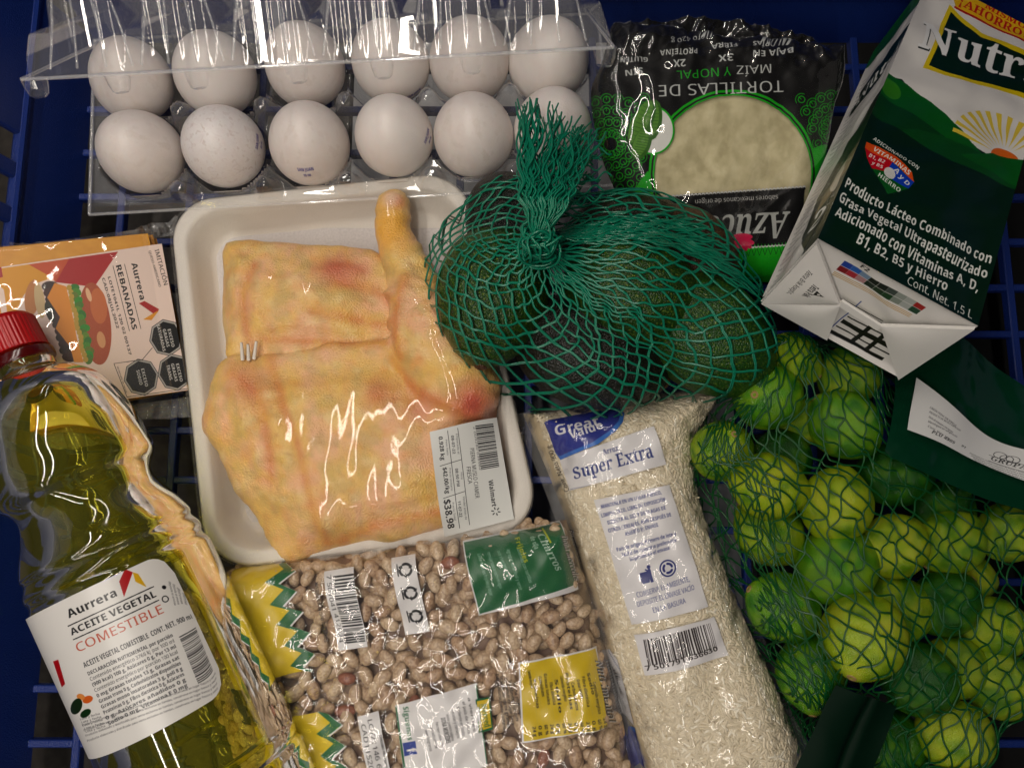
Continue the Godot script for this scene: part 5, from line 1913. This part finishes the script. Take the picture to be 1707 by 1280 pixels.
	var words := ["DECLARACIÓN NUTRIMENTAL por porción", "Contenido energético 3766 kJ por 100 ml", "(900 kcal) 100 g, Azúcares 0 g, Por 13 ml", "Contenido energético por porción 100 kcal", "0 mg Grasas totales 13 g, Grasas sat", "Grasas trans 0 g, Carbohidratos disponibles", "Grasas mono insaturadas 3 g, poli 8 g", "Proteínas 0 g, Fibra dietética 0 g, Azúcares", "0 g, Azúcares añadidos 0 g", "Sodio 0 mg, Vitamina E 0 mg"]
	for k in 10:
		var a: Vector2 = L.call(335 + k * 13, 782 + k * 32)
		pad.text(words[k], a, a + Vector2(141 - k * 1.0, -65), 6.2, soft, k != 1 and k != 3)
	pad.barcode(L.call(858, 558), L.call(968, 828) - L.call(858, 558), L.call(955, 500) - L.call(858, 550), 80, 31, ink)
	for k in 4:
		pad.text("Producto elaborado y distribuido para venta exclusiva en tiendas, consérvese en lugar fresco y seco", L.call(300 + k * 10, 1075 + k * 30), L.call(1085 + k * 2, 805 + k * 24), 3.6, soft, false)
	for k in 5:
		pad.text("Lote y fecha", L.call(288 + k * 8, 1040 + k * 18), L.call(400 + k * 8, 1006 + k * 18), 3.4, soft, false)
	pad.disc(L.call(770, 270), 3.5, 3.5, ink)
	pad.ring(L.call(778, 340), 5, 1.8, ink)
	for k in 4:
		pad.text("deposite el envase", L.call(790 + k * 20, 225 + k * 6), L.call(830 + k * 18, 375 - k * 8), 3.4, soft, false)
	pad.disc(L.call(330, 920), 9, 6, Color(0.74, 0.32, 0.08), -0.4)
	pad.disc(L.call(290, 905), 7, 5, Color(0.78, 0.48, 0.22), 0.3)
	pad.disc(L.call(318, 1000), 10, 6, Color(0.05, 0.16, 0.03), -0.6)
	pad.disc(L.call(265, 960), 9, 14, Color(0.07, 0.14, 0.04), 0.4)
	pad.poly([L.call(130, 700), L.call(160, 690), L.call(200, 830), L.call(180, 850)], Color(0.60, 0.03, 0.06))
	mb = MB.new()
	mb.grid(64, 30, func(u, v):
		var ang := deg_to_rad(lerpf(a0, a1, u))
		var along := lerpf(t0, t1, v)
		# rounded corners on the right-hand end
		var cu := maxf(0.0, (u - 0.93) / 0.07)
		var sq := 1.0 - sqrt(maxf(0.0, 1.0 - cu * cu))
		along = lerpf(t0 + sq * 34.0, t1 - sq * 34.0, v)
		var rr := 138.6 * unit
		return head + d * along * unit + (upp * cos(ang) + rgt * sin(ang)) * rr, false)
	obj("paper_label", mb.commit(), print_mat(pad.tex(), 0.3), o)

# ------------------------------------------------------------------ nets
func strand_material(c: Color) -> StandardMaterial3D:
	var m := mat(c, 0.3)
	m.backlight_enabled = true
	m.backlight = c.darkened(0.5)
	return m

func build_avocados() -> void:
	var list := [
		[820, 497, 0.060, 0.038, 0.030, Vector3(-0.15, 0.1, 1.0), 0, "large dark green avocado at the left end of the net beside the chicken"],
		[985, 590, 0.048, 0.043, 0.029, Vector3(0.9, 0.0, 0.35), 1, "almost black avocado low in the middle of the net above the rice"],
		[1182, 562, 0.052, 0.040, 0.030, Vector3(0.7, -0.1, 0.55), 2, "mid green avocado at the right end of the net beside the limes"],
		[1148, 442, 0.042, 0.036, 0.027, Vector3(0.5, 0.1, 0.8), 3, "brown blotched avocado at the upper right of the net by the tortillas"],
		[1046, 402, 0.042, 0.037, 0.027, Vector3(1.0, 0.1, -0.2), 4, "dark brownish avocado at the top of the net right of the knot"],
		[852, 384, 0.042, 0.034, 0.024, Vector3(0.3, 0.1, 1.0), 1, "almost black avocado behind the knot at the top left of the net"],
		[1060, 488, 0.062, 0.039, 0.030, Vector3(1.0, -0.15, 0.45), 0, "dark green avocado on top in the middle of the net"]]
	var skins := []
	for k in 5:
		var a: Color = [Color(0.06, 0.16, 0.025), Color(0.055, 0.065, 0.045), Color(0.06, 0.18, 0.03), Color(0.16, 0.10, 0.05), Color(0.08, 0.07, 0.04)][k]
		var c: Color = [Color(0.11, 0.25, 0.04), Color(0.085, 0.095, 0.065), Color(0.10, 0.26, 0.05), Color(0.26, 0.15, 0.07), Color(0.13, 0.12, 0.06)][k]
		var e: Color = [Color(0.56, 0.60, 0.20), Color(0.22, 0.18, 0.16), Color(0.50, 0.58, 0.18), Color(0.36, 0.24, 0.12), Color(0.20, 0.20, 0.10)][k]
		var m := tri_noise(mat(Color.WHITE, 0.34), noise_tex(101 + k, 0.07, [[0.0, a], [0.5, c], [0.68, c], [0.8, e], [1.0, e]], 3), 0.6)
		bump(m, noise_tex(106, 0.10, [], 2), 0.09)
		skins.append(m)
	var mb := MB.new()
	lathe(mb, Vector3.ZERO, Vector3.RIGHT, pear(), 36)
	var shape := mb.commit()
	mb = MB.new()
	lathe(mb, Vector3.RIGHT * 0.985, Vector3.RIGHT, PackedVector2Array([Vector2(0, 0.12), Vector2(0.03, 0.10), Vector2(0.045, 0.06), Vector2(0.03, 0.001)]), 12)
	var stem := mb.commit()
	var blobs := []
	for q in list:
		var p := P(q[0], q[1], q[2])
		var dir: Vector3 = (q[5] as Vector3).normalized()
		blobs.append(Blob.new(p, dir, q[3], q[4]))
		var o := thing("avocado", q[7], "avocado", p, "avocados in the green net")
		var yy := dir.cross(Vector3.UP).normalized()
		o.basis = Basis(dir, yy.cross(dir) * -1.0 if false else dir.cross(yy) * -1.0, yy).orthonormalized() * Basis.from_scale(Vector3(q[3], q[4], q[4]))
		for s in [["skin", shape, skins[q[6]]], ["stem_end", stem, skins[3]]]:
			var c := MeshInstance3D.new()
			c.name = s[0]
			c.mesh = s[1]
			c.material_override = s[2]
			o.add_child(c)
	var edge := []
	for q in [[714, 430], [735, 378], [795, 322], [870, 296], [960, 318], [1060, 312], [1150, 343], [1222, 400], [1266, 468], [1288, 540], [1272, 592], [1238, 640], [1188, 656], [1122, 650], [1082, 660], [1040, 680], [980, 683], [880, 656], [800, 618], [747, 560], [719, 490], [714, 430]]:
		edge.append(xz(P(1000 + (q[0] - 1000) * 1.03, 490 + (q[1] - 490) * (1.05 if q[1] > 490 else 1.0), 0.048)))
	var outline := smooth_line(edge, 120)
	outline.remove_at(120)
	var kpos := P(897, 408, 0.104)
	var net := Membrane.new()
	net.solve(outline, func(_x, _z): return 0.044, func(x: float, z: float) -> float:
		var best := -1.0
		for b in blobs:
			best = maxf(best, b.top(x, z) + 0.0014)
		var r := Vector2(x - kpos.x, z - kpos.z).length()
		return maxf(best, kpos.y - 0.003 - r * 0.9 if r < 0.016 else -1.0), 0.003, 140)
	var bagc := Vector3(kpos.x, 0.03, kpos.z)
	var bag := thing("avocado_net_bag", "teal green net bag knotted at the top and full of avocados", "net bag", bagc)
	var teal := strand_material(Color(0.035, 0.44, 0.33))
	mb = MB.new()
	var closed := PackedVector2Array(outline)
	closed.append(outline[0])
	var wig := fnoise(111, 60.0, 2)
	var K := Vector2(kpos.x, kpos.z)
	var N := 32
	var knots := [0.1, -0.12, 0.06, 0.14, -0.05, -0.14, 0.0]
	for fam in 4:
		for k in N:
			var pts := PackedVector3Array()
			var sg := 1.0 if fam % 2 == 0 else -1.0
			var w0: float = (k + knots[k % 7] + (fam / 2) * rng.randf_range(0.03, 0.09)) / N
			for i in 56:
				var s := 0.02 + 1.04 * i / 55.0
				var w := fposmod(w0 + sg * (0.26 * pow(s, 1.15) - 0.10), 1.0)
				var bnd := at_line(closed, w)
				var ss := minf(s, 1.0)
				var q := K.lerp(bnd, pow(ss, 0.92))
				q += Vector2(wig.get_noise_2d(q.x * 1.0, q.y * 1.0 + (fam % 2) * 90.0), wig.get_noise_2d(q.x * 1.0 + 50.0, q.y * 1.0)) * 0.0024 * sin(PI * ss)
				# each strand steps sideways between its knots
				var over := fposmod(s * 11.0 + k * 0.5, 1.0)
				q += (bnd - K).orthogonal().normalized() * sg * 0.0005 * sin(over * TAU)
				var y := net.at(q.x, q.y) + 0.0006 + 0.0004 * sg * sin(s * 34.0 + k)
				if s > 1.0:
					y -= (s - 1.0) * 0.6
				pts.append(Vector3(q.x, y, q.y))
			mb.tube(pts, rng.randf_range(0.00035, 0.0006), 4)
	obj("netting", mb.commit(), teal, bag)
	# loose second layer of the net to the right of the knot, as it is bunched there
	mb = MB.new()
	for k in 46:
		var pts := PackedVector3Array()
		var a := rng.randf()
		var from := Vector2(905, 415)
		var to := Vector2(1290, 500).lerp(Vector2(1150, 350), a) + Vector2(rng.randf_range(-30, 20), rng.randf_range(-12, 12))
		var belly := rng.randf_range(-16, 26)
		for i in 30:
			var s := i / 29.0
			var p := from.lerp(to, s) + Vector2(0, -belly * sin(PI * s) - 30.0 * sin(PI * s) * (1 - a))
			p.y += 3.0 * sin(s * 40.0 + k * 2.0)
			var q := xz(P(p.x, p.y, 0.07))
			pts.append(Vector3(q.x, net.at(q.x, q.y) + 0.0018 + 0.0008 * sin(s * 20.0 + k), q.y))
		mb.tube(pts, rng.randf_range(0.0004, 0.0006), 4)
	obj("bunched_netting", mb.commit(), teal, bag)
	# the knot, and the tail above it
	mb = MB.new()
	for k in 26:
		var pts := PackedVector3Array()
		var r := rng.randf_range(0.004, 0.010)
		var tilt := Basis(Vector3(rng.randf_range(-1, 1), 0, rng.randf_range(-1, 1)).normalized(), rng.randf_range(0.0, 1.3))
		var off := Vector3(rng.randf_range(-0.003, 0.003), rng.randf_range(-0.004, 0.006), rng.randf_range(-0.006, 0.003))
		for i in 22:
			var g := TAU * i / 21.0
			pts.append(kpos + off + tilt * Vector3(cos(g) * r, 0.002 * sin(g * 3.0 + k), sin(g) * r * 0.8))
		mb.tube(pts, 0.0007, 4)
	obj("knot", mb.commit(), teal, bag)
	mb = MB.new()
	for k in 118:
		var pts := PackedVector3Array()
		var t := rng.randf()
		t = t * t if k % 3 else t
		var mid := Vector2(lerpf(872, 955, t) + rng.randf_range(-8, 8), 320 + rng.randf_range(-6, 6))
		var end := Vector2(lerpf(872, 992, t) + rng.randf_range(-6, 6), lerpf(168, 215, t * t) + rng.randf_range(-6, 50))
		if k % 9 == 0:
			end = Vector2(lerpf(950, 1010, rng.randf()), rng.randf_range(190, 320))
		var ph := rng.randf() * TAU
		var fr := rng.randf_range(9.0, 15.0)
		for i in 40:
			var s := i / 39.0
			var p := Vector2(898 + rng.randf_range(-1, 1), 412).lerp(mid, minf(s * 2.0, 1.0)).lerp(mid.lerp(end, maxf(s * 2.0 - 1.0, 0.0)), s)
			p.x += sin(s * fr * 2.0 + ph) * (2.0 + 5.0 * s)
			p.y += cos(s * fr + ph * 2.0) * 2.5
			var h := 0.104 + 0.010 * sin(PI * s) - 0.022 * s * s + 0.006 * sin(ph) * sin(PI * s * 0.8)
			pts.append(P(p.x, p.y, h))
		mb.tube(pts, rng.randf_range(0.0004, 0.0007), 4, 0.8)
	# frayed meshes that fan out at the right of the tail
	for k in 22:
		var pts := PackedVector3Array()
		var a := Vector2(905 + rng.randf_range(0, 30), 225 + k * 6.0)
		var e := a + Vector2(rng.randf_range(55, 95), rng.randf_range(-35, 20))
		for i in 22:
			var s := i / 21.0
			var p := a.lerp(e, s) + Vector2(0, 6.0 * sin(s * 16.0 + k * 1.7))
			pts.append(P(p.x, p.y, 0.092 - 0.014 * s))
		mb.tube(pts, 0.0005, 4)
	obj("net_tail", mb.commit(), teal, bag)

func pear() -> PackedVector2Array:
	var out := PackedVector2Array()
	for k in 29:
		var g := PI * k / 28.0
		var x := -cos(g)
		out.append(Vector2(x, maxf(sin(g) * (1.0 - 0.10 * x - 0.10 * maxf(0.0, x) * x), 0.0005)))
	return out

func soft(m: StandardMaterial3D) -> StandardMaterial3D:
	m.metallic_specular = 0.2
	return m

func build_limes() -> void:
	var list := [
		[1320, 600, 47, 0.040, 0, "yellow green lime at the top of the net, just under the milk carton's left corner"],
		[1415, 627, 51, 0.038, 0, "yellow green lime tucked under the middle of the milk carton's bottom edge"],
		[1280, 662, 57, 0.046, 1, "shiny green lime with a pale stem scar at the upper left of the net"],
		[1335, 703, 42, 0.022, 0, "small yellow green lime deep between two green limes near the top of the net"],
		[1409, 708, 58, 0.046, 1, "green lime just left of the white printed net label"],
		[1204, 752, 52, 0.036, 0, "yellow green lime at the far left of the net beside the rice bag's top"],
		[1303, 765, 50, 0.026, 2, "dark green lime half hidden behind the yellow lime at the net's upper left"],
		[1282, 810, 58, 0.047, 3, "bright yellow lime sitting on another lime at the left of the net"],
		[1394, 842, 60, 0.046, 3, "yellow lime with a brown tip in the upper middle of the net"],
		[1490, 792, 55, 0.030, 2, "dark green lime below the left corner of the green net band"],
		[1282, 886, 57, 0.028, 0, "yellow green lime under the bright yellow one at the net's left edge"],
		[1396, 944, 66, 0.040, 1, "large smooth green lime in the centre of the net"],
		[1492, 910, 54, 0.042, 3, "yellow lime right of the large smooth green lime"],
		[1587, 904, 52, 0.036, 0, "dull yellow green lime below the band's printed emblem"],
		[1306, 1012, 59, 0.038, 1, "green lime under dense net strands at the left edge of the net"],
		[1440, 1060, 70, 0.056, 3, "largest yellow lime, on top in the lower middle of the net"],
		[1577, 1006, 54, 0.036, 2, "dark green shiny lime right of the largest yellow lime"],
		[1658, 1046, 52, 0.034, 0, "dull yellow green lime at the right edge of the photo, halfway down the net"],
		[1352, 1122, 58, 0.034, 1, "green lime above the dark green closing tag"],
		[1532, 1132, 62, 0.040, 2, "dark green lime below the largest yellow lime"],
		[1592, 1112, 52, 0.032, 0, "yellow green lime partly behind a dark green one in the lower right of the net"],
		[1667, 1140, 56, 0.034, 0, "yellow green lime at the right edge near the bottom of the net"],
		[1592, 1226, 60, 0.036, 3, "yellow lime lowest in the net at the bottom right"],
		[1684, 886, 50, 0.028, 0, "shaded lime at the right edge under the net band"],
		[1606, 962, 46, 0.020, 3, "small yellow lime low between the lime under the emblem and the dark shiny one"],
		[1572, 852, 50, 0.018, 2, "dark green lime mostly hidden below the net band's lower edge"],
		[1486, 1235, 54, 0.022, 2, "very dark green lime at the bottom beside the closing tag"],
		[1494, 1015, 56, 0.034, 0, "yellow green lime half behind the largest yellow lime"]]
	var skins := []
	for k in 4:
		var a: Color = [Color(0.26, 0.46, 0.03), Color(0.14, 0.41, 0.025), Color(0.07, 0.30, 0.02), Color(0.34, 0.50, 0.03)][k]
		var c: Color = [Color(0.46, 0.60, 0.06), Color(0.30, 0.54, 0.05), Color(0.18, 0.42, 0.04), Color(0.56, 0.66, 0.08)][k]
		var e: Color = [Color(0.60, 0.67, 0.11), Color(0.44, 0.60, 0.08), Color(0.30, 0.48, 0.06), Color(0.66, 0.70, 0.13)][k]
		var m := tri_noise(mat(Color.WHITE, 0.2), noise_tex(121 + k, 0.006, [[0.0, a], [[0.24, 0.36, 0.42, 0.16][k], a], [[0.44, 0.58, 0.62, 0.36][k], c], [0.78, e], [1.0, e]], 2), 0.4)
		bump(m, noise_tex(125, 0.16, [], 2), 0.08)
		m.subsurf_scatter_enabled = true
		m.subsurf_scatter_strength = 0.1
		skins.append(m)
	var mb := MB.new()
	mb.grid(36, 26, func(u, v):
		var g: float = v * PI
		var y := -cos(g)
		var r := sin(g)
		var k := 1.0 + 0.015 * cos(u * TAU * 5.0) * r * r + 0.02 * sin(u * TAU * 2.0 + 1.0) * r
		var yy := y * 1.04 + 0.13 * pow(absf(y), 11.0) * signf(y)
		return Vector3(cos(u * TAU) * r * k, yy, sin(u * TAU) * r * k))
	var shape := mb.commit()
	mb = MB.new()
	lathe(mb, Vector3.UP * 1.12, Vector3.UP, PackedVector2Array([Vector2(0.0, 0.13), Vector2(0.05, 0.11), Vector2(0.065, 0.07), Vector2(0.03, 0.04), Vector2(0.02, 0.001)]), 10)
	var scar := mb.commit()
	var scar_mat := mat(Color(0.55, 0.45, 0.25), 0.7)
	var proto := Node3D.new()
	for s in [["skin", shape, skins[0]], ["stem_scar", scar, scar_mat]]:
		var c := MeshInstance3D.new()
		c.name = s[0]
		c.mesh = s[1]
		c.material_override = s[2]
		proto.add_child(c)
	var axes := {2: Vector3(-0.55, 0.75, 0.05), 15: Vector3(-0.5, 0.45, 0.75), 8: Vector3(0.2, 0.2, -0.9), 5: Vector3(0.1, 0.8, -0.35), 7: Vector3(0.9, 0.25, 0.2)}
	var blobs := []
	for k in list.size():
		var q: Array = list[k]
		var p := P(q[0], q[1], q[3])
		var depth: float = (CAM_H - q[3]) / absf(ray(q[0], q[1]).y)
		var r: float = q[2] / FPX * depth * 0.985
		p.y = maxf(p.y, r * 1.02)
		p = P(q[0], q[1], p.y)
		var o: Node3D = proto.duplicate()
		o.name = numbered("lime")
		add_child(o, true)
		tag(o, q[5], "lime", "limes in the green net")
		var ax: Vector3 = axes.get(k, Vector3(rng.randf_range(-1, 1), rng.randf_range(-0.3, 0.3), rng.randf_range(-1, 1))).normalized()
		var sx := ax.cross(Vector3(0.3, 0.2, 0.9)).normalized()
		o.transform = Transform3D(Basis(sx, ax, sx.cross(ax)).scaled_local(Vector3.ONE * r), p)
		(o.get_child(0) as MeshInstance3D).material_override = skins[q[4]]
		blobs.append(Blob.new(p, ax, r * 1.05, r * 1.01))
	proto.free()
	var h := 0.030
	var left := []
	for q in [[1255, 560], [1228, 625], [1150, 742], [1160, 800], [1190, 880], [1226, 980], [1262, 1060], [1292, 1130], [1330, 1200], [1380, 1300]]:
		left.append(xz(P(q[0], q[1], h)))
	var right := []
	for q in [[1420, 555], [1500, 600], [1620, 700], [1740, 790], [1770, 860], [1780, 940], [1780, 1030], [1760, 1120], [1720, 1200], [1660, 1300]]:
		right.append(xz(P(q[0], q[1], h)))
	var L := smooth_line(left, 40)
	var R := smooth_line(right, 40)
	var poly := L.duplicate()
	var back := R.duplicate()
	back.reverse()
	poly.append_array(back)
	var net := Membrane.new()
	net.solve(poly, func(_x, _z): return 0.006, func(x: float, z: float) -> float:
		var best := 0.010
		for b in blobs:
			best = maxf(best, b.top(x, z) + 0.0008)
		return best, 0.0028, 16)
	var at := P(1450, 950, 0.0)
	var bag := thing("lime_net_bag", "dark green net bag of limes with a green band and a white printed label", "net bag", at)
	var cord := strand_material(Color(0.025, 0.28, 0.11))
	mb = MB.new()
	var wig := fnoise(131, 45.0, 2)
	var N := 19
	for fam in 2:
		for k in range(-21, N + 21):
			var pts := PackedVector3Array()
			var sg := 1.0 if fam == 0 else -1.0
			for i in 220:
				var v := i / 219.0
				var tri := absf(fposmod(v * 10.0 + k * 1.0, 2.0) - 1.0)
				var u := (k + 0.5 + sg * (v * 19.0)) / N
				if u < -0.001 or u > 1.0:
					if pts.size() > 3:
						mb.tube(pts, 0.00052, 4)
					pts = PackedVector3Array()
					continue
				var g := lerpf(pow(clampf(u, 0, 1), 1.45), u, 0.3)
				var q := at_line(L, v).lerp(at_line(R, v), g)
				q += Vector2(wig.get_noise_2d(q.x * 1.0, q.y * 1.0), wig.get_noise_2d(q.x * 1.0 + 70.0, q.y * 1.0)) * 0.005
				pts.append(Vector3(q.x, net.at(q.x, q.y) + 0.0005 + tri * 0.0, q.y))
			if pts.size() > 3:
				mb.tube(pts, 0.00052, 4)
	# strands pulled straight along the left side of the net
	for k in 16:
		var pts := PackedVector3Array()
		for i in 110:
			var v := 0.16 + 0.8 * i / 109.0
			var g := 0.002 + 0.010 * k + 0.012 * sin(v * 24.0 + k * 1.9)
			var q := at_line(L, v).lerp(at_line(R, v), maxf(g, 0.0))
			pts.append(Vector3(q.x, net.at(q.x, q.y) + 0.0006, q.y))
		mb.tube(pts, 0.0004, 4)
	obj("netting", mb.commit(), cord, bag)
	# the printed band at the head of the net
	var band_mat := mat(Color(0.015, 0.18, 0.11), 0.2)
	band_mat.normal_enabled = true
	band_mat.normal_texture = norm_tex(134, 0.006, 14.0, 2)
	band_mat.normal_scale = 0.8
	var cup := fnoise(133, 12.0, 2)
	var bandh := func(x: float, z: float) -> float: return 0.0535 + 0.005 * cup.get_noise_2d(x * 1.0, z * 1.0)
	var sheet := func(l: Array, r: Array, off: float, lift: float) -> ArrayMesh:
		var a := []
		var c := []
		for q in l:
			a.append(xz(P(q[0], q[1], 0.05)))
		for q in r:
			c.append(xz(P(q[0], q[1], 0.05)))
		var la := smooth_line(a, 30)
		var lc := smooth_line(c, 30)
		var m := MB.new()
		m.grid(30, 60, func(u, v):
			var p := at_line(la, v).lerp(at_line(lc, v), u)
			return Vector3(p.x, bandh.call(p.x, p.y) + off + lift * sin(PI * u), p.y))
		return m.commit()
	obj("green_band", sheet.call([[1468, 758], [1540, 790], [1640, 834], [1740, 862]], [[1492, 610], [1570, 560], [1640, 600], [1760, 690]], 0.0, 0.003), band_mat, bag)
	var G := func(x: float, y: float) -> Vector2: return Vector2(1107 + x / 2.845, 380 + y / 2.845)
	var c4 := [Vector2(1520, 632), Vector2(1720, 748), Vector2(1712, 812), Vector2(1503, 718)]
	var pad := Pad.new(500, 220, Color(0.78, 0.78, 0.77), affine(c4[0], c4[1], c4[3], 500, 220))
	var ink := Color(0.14, 0.14, 0.15)
	for k in 5:
		pad.text(["LIMÓN PERSA SIN SEMILLA", "PRODUCTO DE MÉXICO EMPACADO", "Fecha de empaque y lote impreso", "Manténgase en refrigeración", "Cont. Neto 1 kg"][k], G.call(1222 - k * 3, 850 + k * 25), G.call(1335 - k * 8 + (k % 2) * 30, 920 + k * 24), 4.0, ink, false)
	pad.text("PLU 4305", G.call(1225, 985), G.call(1328, 1040), 6.5, ink)
	pad.text("91", G.call(1365, 1046), G.call(1385, 1056), 5, ink)
	pad.text("GRUPA", G.call(1508, 1110), G.call(1655, 1172), 14, Color(0.22, 0.22, 0.22), true, true)
	for k in 3:
		pad.ring(G.call(1556 + k * 26, 1062 + (k % 2) * 10 + k * 14), 10, 1.3, ink)
	pad.line([G.call(1505, 1070), G.call(1660, 1136)], 1.2, ink)
	pad.line([G.call(1500, 1120), G.call(1655, 1192)], 1.0, ink)
	for k in 4:
		pad.text("Distribuido por comercializadora de frutas y limones frescos", G.call(1410 + k * 8, 1088 + k * 19), G.call(1690, 1222 + k * 19), 3.2, ink, false)
	var lm := MB.new()
	var w4 := []
	for q in c4:
		w4.append(xz(P(q.x, q.y, 0.055)))
	lm.grid(40, 20, func(u, v):
		var p: Vector2 = (w4[0] as Vector2).lerp(w4[1], u).lerp((w4[3] as Vector2).lerp(w4[2], u), v)
		p.y += 0.010 * sin(u * PI * 0.9) * (1.0 - v) * 0.9
		return Vector3(p.x, bandh.call(p.x, p.y) + 0.0075 + 0.002 * sin(u * 7.0), p.y))
	obj("printed_label", lm.commit(), print_mat(pad.tex(), 0.4), bag)
	# closing tag at the bottom end
	mb = MB.new()
	var tg := [P(1394, 1142, 0.062), P(1500, 1180, 0.056), P(1446, 1330, 0.055), P(1310, 1310, 0.055)]
	mb.grid(20, 20, func(u, v):
		var p: Vector3 = (tg[0] as Vector3).lerp(tg[1], u).lerp((tg[3] as Vector3).lerp(tg[2], u), v)
		return p + Vector3.UP * (0.003 * sin(u * 5.0) - 0.004 * exp(-pow((u - 0.55) * 16.0, 2.0)) + 0.002 * cup.get_noise_2d(p.x * 2.0, p.z * 2.0)))
	obj("closing_tag", mb.commit(), soft(mat(Color(0.008, 0.10, 0.055), 0.6)), bag)
